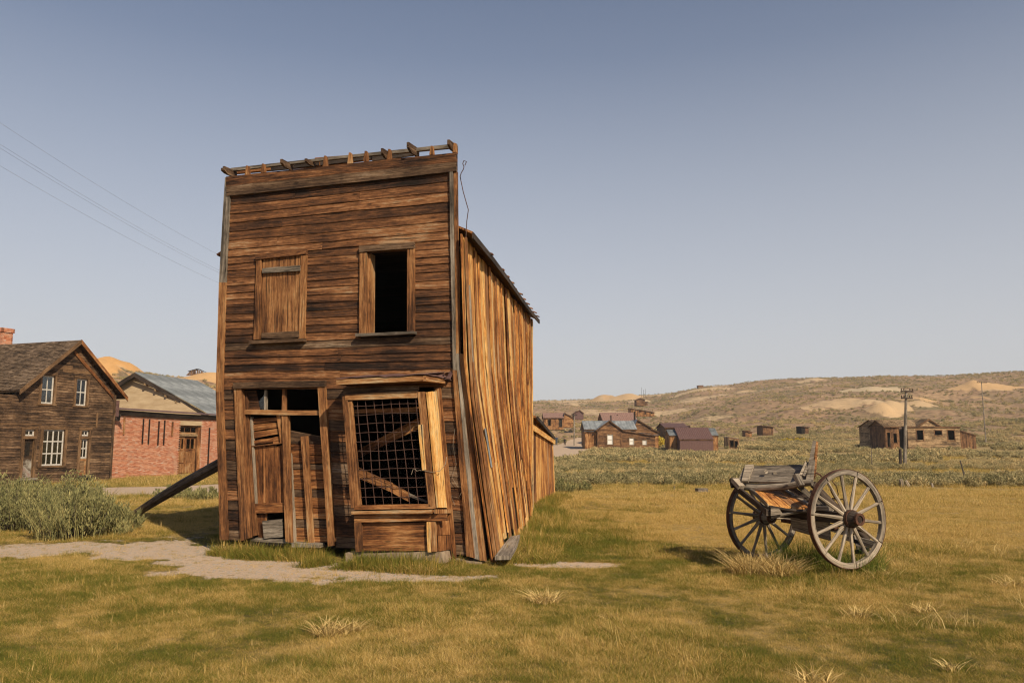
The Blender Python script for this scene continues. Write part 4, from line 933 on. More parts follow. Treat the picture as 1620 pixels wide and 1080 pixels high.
while z < ztop:
    g_ = .30 + (.05 if z > ztop - .22 else 0)
    for side in range(4):
        dv = (ex, ey, -ex, -ey)[side]; nv = (-ey, ex, ey, -ex)[side]; st = -g_ + (0 if row % 2 else -.12); q = st
        while q < g_:
            a, b = max(q, -g_), min(q + .235, g_); q += .245
            if b - a > .03: mb.strip([Vector((cx, cy, z)) + nv * (g_ - .09) + dv * a, Vector((cx, cy, z)) + nv * (g_ - .09) + dv * b], [Vector((cx, cy, z + bh_ - .012)) + nv * (g_ - .09) + dv * a, Vector((cx, cy, z + bh_ - .012)) + nv * (g_ - .09) + dv * b], nv, .09, None, random.random())
    z += bh_; row += 1
ch = put('chimney', mb, M['brick'], house, 'stuff')
mb = MB(); mb.box((cx, cy, (pk_z - .8 + ztop) / 2 - .03), ex * .28, ey * .28, U * (ztop - pk_z + .74) / 2); put('chimney_core', mb, M['mortar'], ch)
mb = MB(); p, q = HW.at(.06, 3.7, .12), HW.at(.3, 2.4, .05); mb.box(HW.at(.22, 3.35, -.1), U * .42, HH * .14, HN * .12); put('tin_downpipe_box', mb, M['purple'], house)
# ------------------------------------------------------------------ brick store
BP = at(169, 759, 42.2); BW = Wall(BP, (.235, .972)); bH, bN = BW.h, BW.n
def r7(x0, y0, x1, y1): return rect(BW, x0 * .2592, 500 + y0 * .2592, x1 * .2592, 500 + y1 * .2592)
bz0 = -.6; bL = BW.uz(347, 720)[0] + .4
store = thing('brick_store', 'red brick storefront with iron straps, wooden double door and dark cornice', 'building', (BW.at(bL / 2, 0).x - .5, BW.at(bL / 2, 0).y, bz0))
da, db, dc, dd_ = r7(1094, 666, 1206, 962); dc = min(dc, -.2)
cz0 = BW.uz(184, 655)[1]; cz1 = BW.uz(333, 663)[1]
mb = MB(); z = bz0; row = 0
def bricks(mb, O, H, Nn, L, z0, z1f, opens, bl=.215, bh=.068):
    z = z0; row = 0
    while z < 5:
        q = -(row % 2) * bl / 2; any_ = False
        while q < L:
            a, b = max(0, q), min(L, q + bl); q += bl; m_ = (a + b) / 2
            if b - a < .03 or z + bh > z1f(m_): continue
            any_ = True
            if any(o[0] < m_ < o[1] and o[2] < z + bh / 2 < o[3] for o in opens): continue
            pr = random.uniform(.010, .022); P = lambda u, zz: Vector(O) + Vector(H) * u + U * zz
            mb.strip([P(a + .005, z), P(b - .007, z)], [P(a + .007, z + bh - .021), P(b - .007, z + bh - .021)], Vector(Nn), pr)
        if not any_: break
        z += bh; row += 1
opn = [(da - .1, db + .32, dc, dd_ + .28)]
bricks(mb, BW.at(0, 0), bH, bN, bL, bz0, lambda u: cz0 + (cz1 - cz0) * u / bL, opn); put('brickwork', mb, M['brick'], store, 'stuff')
mb = MB()
def msk(a, b, c, d): mb.strip([BW.at(a, c, -.3), BW.at(b, c, -.3)], [BW.at(a, d, -.3), BW.at(b, d, -.3)], bN, .3)
zt = (cz0 + cz1) / 2
msk(0, opn[0][0], bz0, zt); msk(opn[0][1], bL, bz0, zt); msk(opn[0][0] + .001, opn[0][1] - .001, opn[0][3], zt - .002); msk(opn[0][0] + .001, opn[0][1] - .001, bz0, dc)
put('mortar_wall', mb, M['mortar'], store)
mb = MB(); mb.strip([BW.at(0, bz0, -.3), BW.at(0, bz0, -7)], [BW.at(0, zt, -.3), BW.at(0, zt, -7)], -bH, .25); mb.strip([BW.at(bL, bz0, -.3), BW.at(bL, bz0, -7)], [BW.at(bL, zt, -.3), BW.at(bL, zt, -7)], -bH, .25); mb.strip([BW.at(0.3, bz0, -7), BW.at(bL - .3, bz0, -7)], [BW.at(.3, zt, -7), BW.at(bL - .3, zt, -7)], bN, .25); put('brick_side_wall', mb, M['brick'], store)
mb = MB(); mb.strip([BW.at(0, cz0 - .02, -.2), BW.at(bL, cz1 - .02, -.2)], [BW.at(0, cz0 - .02, -7.2), BW.at(bL, cz1 - .02, -7.2)], U, .08); put('flat_roof', mb, M['rust'], store)
mb = MB(); mb.strip([BW.at(-.1, cz0 - .05, .0), BW.at(bL * .5, lerp(cz0, cz1, .5) - .08, .0), BW.at(bL - .5, cz1 - .02, .0)], [BW.at(-.1, cz0 + .24, 0), BW.at(bL * .5, lerp(cz0, cz1, .5) + .20, .0), BW.at(bL - .5, cz1 + .24, 0)], bN, .22, .10); put('cornice_beam', mb, M['log'], store)
mb = MB(); mb.strip([BW.at(-.2, cz0 + .25, .30), BW.at(bL - .4, cz1 + .245, .30)], [BW.at(-.2, cz0 + .36, -.5), BW.at(bL - .4, cz1 + .36, -.5)], U, .03); put('cornice_tin', mb, M['purple'], store)
mb = MB(); mb.strip([BW.at(-.05, cz0 - .35, .02), BW.at(.4, cz0 - .35, .02)], [BW.at(-.05, cz0, .02), BW.at(.5, cz0, .02)], bN, .2); put('cornice_bracket', mb, M['log'], store)
def bstrip(x0, y0, x1, y1, mat, name, th=.04, off=.03, ti=None):
    a, b, c, d = r7(x0, y0, x1, y1); mb = MB(); w_ = max(b - a, .07); m_ = (a + b) / 2
    mb.strip([BW.at(m_ - w_ / 2, c, off), BW.at(m_ - w_ / 2, d, off)], [BW.at(m_ + w_ / 2, c, off), BW.at(m_ + w_ / 2, d, off)], bN, th, None, ti); return put(name, mb, M[mat], store)
for x, y0, y1 in ((868, 626, 778), (905, 628, 780), (963, 640, 787), (998, 635, 785), (1270, 680, 915)):
    bstrip(x - 3, y0, x + 3, y1, 'iron', 'iron_strap')
for x, y0, y1 in ((753, 614, 722), (1048, 644, 730)): bstrip(x - 4, y0, x + 4, y1, 'trim', 'wooden_strap', ti=.6)
mb = MB(); mb.strip([BW.at(da - .1, dd_, -.06), BW.at(db + .32, dd_, -.06)], [BW.at(da - .1, dd_ + .27, -.06), BW.at(db + .32, dd_ + .27, -.06)], bN, .07); put('lintel', mb, M['plaster'], store)
fr = wframe('door_frame', BW.at(0, 0), bH, bN, da, db, dc, dd_, .09, 'trim', store, -.12, .05)
mb = MB(); mb.strip([BW.at(db + .1, dc, -.28), BW.at(db + .1, dd_, -.28)], [BW.at(db + .30, dc, -.05), BW.at(db + .30, dd_, -.05)], bN, .03, None, .5); put('jamb', mb, M['sided'], fr)
zb1, zb2 = BW.uz(1150 * .2592, 500 + 718 * .2592)[1], BW.uz(1150 * .2592, 500 + 732 * .2592)[1]
panes(BW.at(0, 0), bH, bN, da, db, zb1, dd_, 3, 1, .06, fr, -.16, 'trim')
mb = MB(); mb.strip([BW.at(da, zb2, -.18), BW.at(db, zb2, -.18)], [BW.at(da, zb1, -.18), BW.at(db, zb1, -.18)], bN, .12); put('transom_bar', mb, M['fargrey'], fr)
zg = BW.uz(1150 * .2592, 500 + 822 * .2592)[1]; um = lerp(da, db, .42)
for a, b in ((da, um - .015), (um + .015, db)):
    mb = MB(); mb.strip([BW.at(a, dc, -.2), BW.at(b, dc, -.2)], [BW.at(a, zg, -.2), BW.at(b, zg, -.2)], bN, .04, None, .5); dl = put('door', mb, M['sided'], store)
    panes(BW.at(0, 0), bH, bN, a, b, zg, zb2 - .01, 2, 1, .09, dl, -.2, 'sided')
    n_ = 3
    for k in range(n_):
        for za, zb_ in ((dc + .08, lerp(dc, zg, .45)), (lerp(dc, zg, .5), zg - .05)):
            p, q = lerp(a, b, (k + .1) / n_), lerp(a, b, (k + .9) / n_); mb = MB(); mb.strip([BW.at(p, za, -.155), BW.at(p, zb_, -.155)], [BW.at(q, za, -.155), BW.at(q, zb_, -.155)], bN, .02, None, .7); put('door_panel', mb, M['trim'], dl)
mb = MB(); mb.strip([BW.at(da - .3, dc - .14, -.05), BW.at(db + .4, dc - .14, -.05)], [BW.at(da - .3, dc - .01, -.05), BW.at(db + .4, dc - .01, -.05)], bN, .35); put('doorstep', mb, M['stone'], store)
# ------------------------------------------------------------------ tin-roofed warehouse behind the brick store
WY = 52.8; wp = at(213, 589, WY); we = at(345, 664, WY); gd = Vector((.985, -.17, 0)).normalized(); rd = Vector((.17, .985, 0)).normalized()
ware = thing('tin_roofed_warehouse', 'warehouse with grey corrugated tin roof and tan gable behind the brick store', 'building', (wp.x + 1, wp.y + 3, -.6))
hw = (we - wp).dot(gd); rise = wp.z - we.z; pk = Vector((wp.x, wp.y, 0)); RLn = 7.6
mb = MB(); q0 = pk + rd * .5; zb_ = we.z - .1
mb.quad([q0 - gd * hw * .96 + U * -.6, q0 + gd * hw * .96 + U * -.6, q0 + gd * hw * .96 + U * zb_, q0 + U * (wp.z - .15), q0 - gd * hw * .96 + U * zb_], [(0, 0), (1, 0), (1, 1), (.5, 2), (0, 1)], .5)
put('gable_wall', mb, M['plaster'], ware)
mb = MB(); clad(mb, pk + gd * hw * .94 + rd * .5, rd, gd, RLn - .8, lambda u: we.z, -.6, [], .24, .02); clad(mb, pk - gd * hw * .94 + rd * .5, rd, -gd, RLn - .8, lambda u: we.z, -.6, [], .24, .02); put('side_wall', mb, M['fargrey'], ware, 'stuff')
def corrug(name, a, b, c, d, n, depth, mat, parent):
    """a-b eave, d-c ridge; ridges run from eave to ridge"""
    mb = MB(); nn = (b - a).cross(d - a).normalized(); nn = nn if nn.z > 0 else -nn
    for k in range(n):
        u0, u1 = k / n, (k + 1) / n; o0, o1 = (depth if k % 2 else 0), (0 if k % 2 else depth); j = random.uniform(0, .01)
        mb.quad([lerp(a, b, u0) + nn * (o0 + j), lerp(a, b, u1) + nn * (o1 + j), lerp(d, c, u1) + nn * (o1 + j), lerp(d, c, u0) + nn * (o0 + j)], [(0, u0), (0, u1), (1, u1), (1, u0)], k / n)
    mb.strip([a - nn * .03, b - nn * .03], [d - nn * .03, c - nn * .03], nn, .025)
    return put(name, mb, M[mat], parent)
R0, R1 = Vector(wp), Vector(wp) + rd * RLn; E0, E1 = we.copy(), we + rd * RLn; L0 = wp - gd * hw - U * rise; L1 = L0 + rd * RLn
for v0, v1 in ((0, .34), (.33, .67), (.66, 1)):                   # lapped courses of sheets
    for k in range(6):
        s0, s1 = k / 6 + .002, (k + 1) / 6 - .002; q = lambda s_, v_: lerp(lerp(E0, E1, s_), lerp(R0, R1, s_), v_) + U * (.03 * (1 - v0) + .02 * (1 - v_) + random.uniform(0, .015))
        corrug('tin_sheet', q(s0, v0), q(s1, v0), q(s1, v1), q(s0, v1), 8, .03, 'tin', ware)
corrug('tin_sheet', L1, L0, R0, R1, 40, .03, 'tin', ware)
for a, b in ((R0, E0), (R0, L0)):
    mb = MB(); mb.strip([a - U * .3, b - U * .3], [a - U * .02, b - U * .02], -rd, .04, None, .2); put('barge_board', mb, M['log'], ware)
for k in range(1, 8):
    p = lerp(R0, E0, k / 8) - U * .38; mb = MB(); mb.bar(p - rd * .02, p + rd * .5, .12, .14); put('purlin_end', mb, M['fargrey'], ware)
# ------------------------------------------------------------------ far buildings
def far_building(name, label, x0, yb, Y, bodies, group=None, cat='house'):
    """bodies in metres of a local frame at photo pixel (x0, yb), Y metres away"""
    o = at(x0, yb, Y); s = Y / FPX; tg = thing(name, label, cat, o, 0, group); g = lambda x, y, d=0: Vector((o.x + (x - x0) * s, o.y + d, o.z + (yb - y) * s))
    for bd in bodies: bd(tg, g, s)
    return tg
def body(x0, x1, ye, yb, depth, roof, rpk=None, d0=0, wall='farwood', rmat='tin', vert=False, wins=(), bw=.22, over=.25, ylow=None, doors=()):
    """walls between pixel columns x0..x1, eave row ye, base row yb; roof: 'gable' facing the camera, 'ridge' along x, 'shed' high left / low right, 'flat'"""
    def f(tg, g, s):
        a = g(x0, yb, d0); b = g(x1, yb, d0); L = b.x - a.x; H_ = (yb - ye) * s; pkh = (yb - (rpk[1] if rpk else ye)) * s; pu = ((rpk[0] if rpk else x0) - x0) * s
        lowh = (yb - ylow) * s if ylow else H_
        if roof == 'gable': top = lambda u: lerp(H_, pkh, u / pu) if u < pu else lerp(pkh, lowh, (u - pu) / (L - pu))
        elif roof == 'shed': top = lambda u: lerp(H_, lowh, u / L)
        else: top = lambda u: H_
        op = []
        X, N0 = Vector((1, 0, 0)), Vector((0, -1, 0))
        for (wx0, wy0, wx1, wy1, kind) in wins: op.append(((wx0 - x0) * s, (wx1 - x0) * s, (yb - wy1) * s, (yb - wy0) * s))
        mb = MB(); clad(mb, a - U * .5, X, N0, L, lambda u: top(u) + .5, 0, [(p, q, r + .5, t + .5) for p, q, r, t in op], bw, .03, vert, .01, .02); put('front_wall', mb, M[wall], tg, 'stuff')
        mb = MB(); clad(mb, a - U * .5, Vector((0, 1, 0)), -X, depth, lambda u: top(0) + .5, 0, [], bw, .03, vert); put('side_wall', mb, M[wall], tg, 'stuff')
        mb = MB(); clad(mb, b - U * .5, Vector((0, 1, 0)), X, depth, lambda u: top(L) + .5, 0, [], bw, .03, vert); put('side_wall', mb, M[wall], tg, 'stuff')
        mb = MB(); clad(mb, a + Vector((0, depth, -.5)), X, -N0, L, lambda u: top(u) + .5, 0, [], .6, .03, vert); put('rear_wall', mb, M[wall], tg, 'stuff')
        mb = MB(); mb.strip([a + Vector((.1, .6, 0)), b + Vector((-.1, .6, 0))], [a + Vector((.1, .6, H_ * .9)), b + Vector((-.1, .6, min(H_, lowh) * .9))], N0, .02); put('room_shade_sheet', mb, M['black'], tg)  # near-black sheet behind the openings stands in for room shade
        for (p, q, r, t), (_, _, _, _, kind) in zip(op, wins):
            if kind == 'hole': 
                wframe('window', a, X, N0, p, q, r, t, .12, 'farwood', tg, .03); continue
            fr_ = wframe('door_frame' if kind == 'door' else 'window', a, X, N0, p, q, r, t, .12 if kind == 'door' else .06, 'farwood' if kind == 'door' else 'fargrey', tg, .03)
            mb = MB(); mb.strip([a + X * p + U * r + Vector((0, .1, 0)), a + X * q + U * r + Vector((0, .1, 0))], [a + X * p + U * t + Vector((0, .1, 0)), a + X * q + U * t + Vector((0, .1, 0))], N0, .02)
            put('blind' if kind == 'white' else 'door', mb, M['curtain' if kind == 'white' else 'black'], fr_)
            if kind == 'white': panes(a, X, N0, p, q, r, t, 1, 2, .07, fr_, -.05, 'white', False)
        # roof
        o_, e_ = over, Vector((0, -over, 0)); Dv = Vector((0, depth + 2 * over, 0))
        A = a + U * H_ - X * o_ + e_; B = b + U * lowh + X * o_ + e_
        if roof == 'gable':
            Pk = a + X * pu + U * (pkh + .05) + e_; A = A - U * (pkh - H_) / max(pu, .1) * o_ * .9; B = B - U * (pkh - lowh) / max(L - pu, .1) * o_ * .9
            corrug('roof', A, A + Dv, Pk + Dv, Pk, 24, .03, rmat, tg); corrug('roof', B, B + Dv, Pk + Dv, Pk, 24, .03, rmat, tg)
            for q in (A, B):
                mb = MB(); mb.strip([q - U * .2, Pk - U * .2], [q - U * .01, Pk - U * .01], N0, .04, None, .1); put('barge_board', mb, M['farwood'], tg)
        elif roof == 'ridge':
            rz = pkh; m_ = Vector((0, depth / 2 + o_, 0)); C0 = Vector((A.x, A.y, a.z + rz)) + m_; C1 = Vector((B.x, B.y, a.z + rz)) + m_
            corrug('roof', A, B, C1, C0, 36, .03, rmat, tg); corrug('roof', A + Dv, B + Dv, C1, C0, 36, .03, rmat, tg)
            mb = MB()
            for xx in (a.x, b.x): mb.quad([Vector((xx, a.y, a.z + H_)), Vector((xx, a.y + depth, a.z + H_)), Vector((xx, a.y + depth / 2, a.z + rz - .05))], [(0, 0), (1, 0), (.5, 1)], .5)
            put('gable_end', mb, M[wall], tg)
            mb = MB(); mb.strip([A - U * .12, B - U * .12], [A, B], N0, .03, None, .1); put('fascia', mb, M['farwood'], tg)
        else:
            corrug('roof', A, A + Dv, B + Dv + U * .01, B + U * .01, 18, .03, rmat, tg)
            mb = MB(); mb.strip([A - U * .15, B - U * .15], [A, B], N0, .03, None, .1); put('fascia', mb, M['farwood'], tg)
    return f
def stack(x, yt, yb, d, r=.12):
    def f(tg, g, s): mb = MB(); mb.tube([g(x, yb, d), g(x, yt, d)], r, 8); put('stovepipe', mb, M['iron'], tg)
    return f
def cornerb(x, yt, yb, w_=.22):
    def f(tg, g, s): mb = MB(); p, q = g(x, yb, -.04), g(x, yt, -.04); mb.strip([p - Vector((w_ / 2, 0, 0)), q - Vector((w_ / 2, 0, 0))], [p + Vector((w_ / 2, 0, 0)), q + Vector((w_ / 2, 0, 0))], Vector((0, -1, 0)), .05, None, .4); put('corner_board', mb, M['farwood'], tg)
    return f
far_building('miners_house', 'brown board house with grey tin roof and three white-blinded windows beyond the sagebrush', 926, 709, 122, [
    body(945, 983, 679, 709, 9, 'gable', (964.5, 665.5), wall='farwood', wins=((960.5, 687.5, 969.5, 703, 'white'),)),
    body(926.5, 944.5, 682.5, 709.5, 5, 'flat', d0=.6, wall='farorange', vert=True, over=.15),
    body(984, 1036, 680, 708, 6, 'shed', ylow=689, wall='farwood', wins=((995.5, 692, 1003, 703.5, 'white'), (1016, 696, 1023, 703.5, 'white')), d0=.25),
    body(929, 1009, 679, 700, 7, 'ridge', (965, 664.5), d0=2.5, wall='farwood'),
    body(1036.5, 1041.5, 688, 708, 4, 'flat', wall='farorange', vert=True, d0=.4, over=.1), stack(972, 656, 672, 4, .1), cornerb(945.7, 680, 709), cornerb(982.5, 680, 709, .3)])
far_building('gabled_house', 'dark brown gabled house close behind the house with white blinds', 1000, 700, 136, [
    body(1005, 1030, 672, 700, 8, 'gable', (1009, 664), ylow=676, wall='farwood'), body(1030, 1042, 676, 698, 5, 'shed', ylow=683, wall='farwood', d0=1), stack(1009, 650, 672, 3, .16)])
far_building('large_tin_barn', 'long barn with pinkish rusted tin roof behind the grey tin roof', 955, 682, 165, [body(956, 1008, 667, 684, 12, 'ridge', (980, 651), wall='farwood', rmat='pinktin'), stack(981, 655, 662, 4, .15)])
far_building('purple_tin_shed', 'shed with rusty purple corrugated walls and two grey-roofed wooden ends', 1064, 716, 106, [
    body(1076, 1128, 695, 718, 6, 'ridge', (1090, 676), wall='purple', rmat='purple', vert=True, bw=.3, over=.1),
    body(1064, 1075.5, 689, 712, 3.5, 'ridge', (1070, 679.5), wall='farorange', d0=1.6, vert=True, over=.1), body(1128.5, 1140.5, 689, 709, 3.5, 'ridge', (1134, 677), wall='farorange', d0=1.6, vert=True, over=.1)])
far_building('low_purple_barn', 'low rusty purple tin-roofed barn behind the purple shed', 1052, 692, 142, [body(1053, 1087, 676, 692, 8, 'ridge', (1070, 668.5), wall='farwood', rmat='purple', wins=((1060, 681, 1065, 691, 'hole'),)), body(1088, 1100, 679, 690, 5, 'gable', (1097, 673), wall='farwood', rmat='purple', d0=3)])
far_building('roadside_house', 'long brown board house at the left of the dirt road beyond the hotel', 860, 676, 190, [
    body(861, 891, 661, 676, 9, 'ridge', (875, 652), wall='farorange', rmat='pinktin', wins=((867, 664, 871.5, 673, 'hole'), (884, 663, 889, 675, 'door')), vert=True), body(892, 907, 660, 672, 7, 'gable', (894, 653), wall='farorange', rmat='purple', d0=1)])
far_building('dark_shed', 'small dark tin shed on the slope up the dirt road', 907, 660, 215, [body(908, 923, 653, 660, 5, 'gable', (917, 648.5), wall='purple', rmat='purple', bw=.4)], cat='shed')
far_building('broken_roof_house', 'weathered house with sagging dark roof just right of the hotel eave', 838, 684, 140, [body(836, 861, 669, 684, 6, 'shed', ylow=674, wall='farwood', rmat='purple'), body(841, 850, 668, 671, 4, 'gable', (845, 662), wall='farwood', d0=2)])
far_building('hillside_shed', 'long low board shed with dark openings climbing the hillside', 996, 655, 235, [body(998, 1035, 645.5, 655.5, 5, 'shed', ylow=652, wall='farorange', rmat='purple', vert=True, wins=((1011, 648, 1014, 652, 'hole'), (1019, 650, 1022, 655, 'door'), (1029, 651.5, 1032, 654, 'hole')))], cat='shed')
far_building('small_hill_shed', 'small red-brown shed among pale mine spoil near the skyline', 1006, 639, 300, [body(1007, 1020, 632, 639.5, 5, 'gable', (1013, 629.5), wall='farwood', rmat='pinktin'), body(1020, 1025, 635, 639, 3, 'flat', wall='farwood', d0=1)], cat='shed')
far_building('ridge_hut', 'tiny dark hut standing alone on the ridge line', 1105, 612, 560, [body(1105, 1113, 609.3, 613, 5, 'flat', wall='farwood', rmat='purple', bw=.6)], cat='hut')
far_building('open_stall', 'small open-fronted pole stall of grey boards in the sagebrush', 1153, 707, 118, [body(1153, 1169, 691, 708, 2.5, 'shed', ylow=694, wall='fargrey', rmat='tin', vert=True, wins=((1155, 697, 1160.5, 707, 'hole'), (1162, 697.5, 1167, 707, 'hole')), over=.05)], cat='stall')
far_building('pale_shack', 'little brown shack beside yellow bushes on the slope', 1207, 684, 165, [body(1207, 1223, 673, 684, 4, 'shed', ylow=675, wall='farwood', rmat='pinktin', vert=True)], cat='shack')
far_building('black_shack', 'tiny dark roofless shack at the right of the yellow bushes', 1268, 682, 170, [body(1268, 1273, 674, 681.5, 3, 'flat', wall='black', bw=.5), body(1273.5, 1279, 675, 682, 3, 'flat', wall='farwood')], cat='shack')
far_building('tiny_rusty_shed', 'tiny rusty shed alone in the sagebrush left of the brown shack', 1179, 686, 165, [body(1179, 1185, 681, 686.5, 2, 'flat', wall='farwood', rmat='rust'), body(1185.5, 1189, 682.5, 687, 2, 'flat', wall='farorange')], cat='shed')  # small shed of two rusty brown boxes
far_building('ruined_cabin', 'weathered grey-brown cabin with broken windows and collapsing porch on the right', 1402, 709, 108, [
    body(1437, 1519, 675, 705.5, 6, 'flat', wall='fargrey', wins=((1451, 680, 1461, 697, 'hole'), (1479.5, 681.5, 1490, 689, 'hole'), (1500, 681, 1510, 697, 'hole')), over=.12, rmat='fargrey'),
    body(1408, 1474, 674, 700, 7, 'ridge', (1440, 662.5), d0=2.2, wall='fargrey', rmat='fargrey', over=.2),
    body(1403, 1425, 675, 708, 4.5, 'ridge', (1410, 664), d0=.3, wall='farwood', rmat='fargrey', vert=True, wins=((1406, 684, 1412, 707, 'hole'), (1415, 686, 1421, 700, 'hole'))),
    body(1425.5, 1436.5, 677, 707, 3, 'flat', d0=1, wall='black', over=.05), 
    body(1463, 1502, 674, 680, 5, 'gable', (1483, 662.5), d0=2, wall='fargrey', rmat='fargrey', over=.2),
    body(1522, 1546, 680.5, 705, 4, 'shed', ylow=688, wall='farwood', rmat='fargrey', vert=True, d0=.4, over=.1)], cat='cabin')
# ruin and rock on the ridges
rp_ = at(309, 592, 296); tg = thing('ridge_ruin', 'low dark collapsed shack on the left-hand ridge above the tin roof', 'shack', rp_, 0)
for k in range(12):
    mb = MB(); a = rp_ + Vector((-3.2 + k * .55, 0, -.4)); b = a + Vector((random.uniform(-.6, .6), random.uniform(.3, 1), 1.2 + .9 * math.sin(k / 11 * PI))); mb.bar(a, b, .6, .12); put('ruin_board', mb, M['farwood'], tg)
mb = MB(); mb.strip([rp_ + Vector((-3.2, 1, 1.2)), rp_ + Vector((0, 1, 2.1)), rp_ + Vector((3, 1, 1.0))], [rp_ + Vector((-3.2, 4, 1.0)), rp_ + Vector((0, 4, 2.2)), rp_ + Vector((3, 4, .8))], U, .15); put('ruin_roof', mb, M['black'], tg)
# ------------------------------------------------------------------ poles
def utility_pole(x, yt, yb, Y, lean, arms, r, label, group=None, stub=False):
    b = at(x, yb, Y); t = at(x + lean, yt, Y); b.z = min(b.z, tz(b.x, b.y)) - .2; t0 = thing('utility_pole', label, 'pole', b, 0, group)
    mb = MB(); mb.tube([b, lerp(b, t, .5), t], [r, r * .85, r * .62], 9); put('pole', mb, M['grey'], t0)
    d = Vector((1, .25, 0)).normalized(); L = (t - b).length
    for k, (h_, w_) in enumerate(arms):
        c = lerp(b, t, h_); mb = MB(); mb.bar(c - d * w_ - Vector((0, r, 0)), c + d * w_ - Vector((0, r, 0)), .1, .12); arm = put('crossarm', mb, M['log'], t0)
        for s_ in (-.92, -.5, .5, .92):
            q = c + d * w_ * s_ - Vector((0, r, 0)) + U * .05; mb = MB(); mb.tube([q, q + U * .06, q + U * .12, q + U * .16], [.02, .035, .045, .02], 6); put('insulator', mb, M['iron'], arm)
    if stub: mb = MB(); mb.tube([b + Vector((-.32, -.1, 0)), b + Vector((-.30, -.1, 1.7))], [.13, .11], 8); put('stub_post', mb, M['log'], t0)
    return b, t
utility_pole(1431, 617, 741, 62, 2.5, ((.985, .55), (.90, .5)), .14, 'tall grey utility pole with two short crossarms in front of the ruined cabin', None, True)
utility_pole(1557, 603, 662, 150, -4.5, ((.98, 1.1),), .11, 'thin leaning utility pole on the far right hillside below the ochre mound')
utility_pole(908.5, 655, 705, 142, 0, ((.97, .5),), .13, 'thin dark pole beside the dirt road near the two walkers')
for x, yt in ((1015, 613), (1018, 616), (1021, 615)):
    b = at(x, 626, 520); t = at(x, yt, 520); mb = MB(); mb.tube([b - U * 1, t], .08, 5); tag(put('ridge_mast', mb, M['iron']), {1015: 'tallest and leftmost of three thin masts on the skyline', 1018: 'middle one of three thin masts on the skyline', 1021: 'rightmost of three thin masts on the skyline'}[x], 'mast')
# overhead cables: far below the hill on the left up to the sky above
for k, (y0, y1, lab) in enumerate(((190, 397, 'topmost thin overhead cable crossing the left sky'), (224, 421, 'upper cable of the close pair crossing the left sky'), (230, 425, 'lower cable of the close pair crossing the left sky'), (258, 441, 'lowest thin overhead cable crossing the left sky'))):
    a = at(-60, y0 - (y1 - y0) / 350 * 60, 30); b = at(350, y1, 52); c = b + (b - a) * .35; mb = MB(); n_ = 16; pts = []
    for i in range(n_ + 1):
        t = i / n_; p = lerp(a, c, t); pts.append(p - U * 4 * .45 * t * (1 - t) * 1.0)
    mb.tube(pts, .0042, 5); tag(put('overhead_cable', mb, M['grey']), lab, 'cable', 'overhead cables in the left sky')
# small posts and stumps in the field
def post(name, x0, y0, x1, y1, Y, r, mat, label, cat, n=6):
    a = at(x0, y0, Y); b = at(x1, y1, Y); a.z = min(a.z, tz(a.x, a.y)) - .1; mb = MB(); m_ = lerp(a, b, .5) + Vector((r * .3, 0, 0)); mb.tube([a, m_, b], [r, r * .9, r * .7], n); tag(put(name, mb, M[mat]), label, cat)
post('leaning_stick', 1529, 757, 1519, 728, 33.5, .035, 'grey', 'thin stick leaning left in the sagebrush below the ruined cabin', 'stick')
post('bleached_stump', 1427, 773, 1425, 758, 30, .10, 'spoke', 'left pale bleached stump beyond the cart wheel', 'stump')
post('bleached_stump', 1438, 772, 1433, 760, 30, .08, 'spoke', 'right pale bleached stump beyond the cart wheel', 'stump')
post('field_stake', 1475, 771, 1474, 764, 30, .05, 'grey', 'short grey stake at the sagebrush edge right of the stumps', 'stake')
post('field_stake', 1010.5, 771, 1010.5, 760, 29, .015, 'log', 'thin dark stake at the sagebrush edge below the white-blinded house', 'stake')
post('field_stake', 1066.5, 780, 1066.5, 768, 27, .018, 'grey', 'thin pale stake in the yellow grass left of the wooden box', 'stake')
post('field_stake', 1378, 716, 1378, 704, 60, .03, 'grey', 'thin grey stake in the sagebrush left of the tall pole', 'stake')
p = at(1110, 779, 26); mb = MB(); mb.box(p + U * .07, (.17, .05, 0), (-.03, .10, 0), (0, 0, .07)); mb.bar(p + Vector((-.2, -.1, .03)), p + Vector((.22, -.12, .05)), .05, .03); tag(put('wooden_box', mb, M['grey']), 'small grey wooden box lying on the yellow grass', 'box')
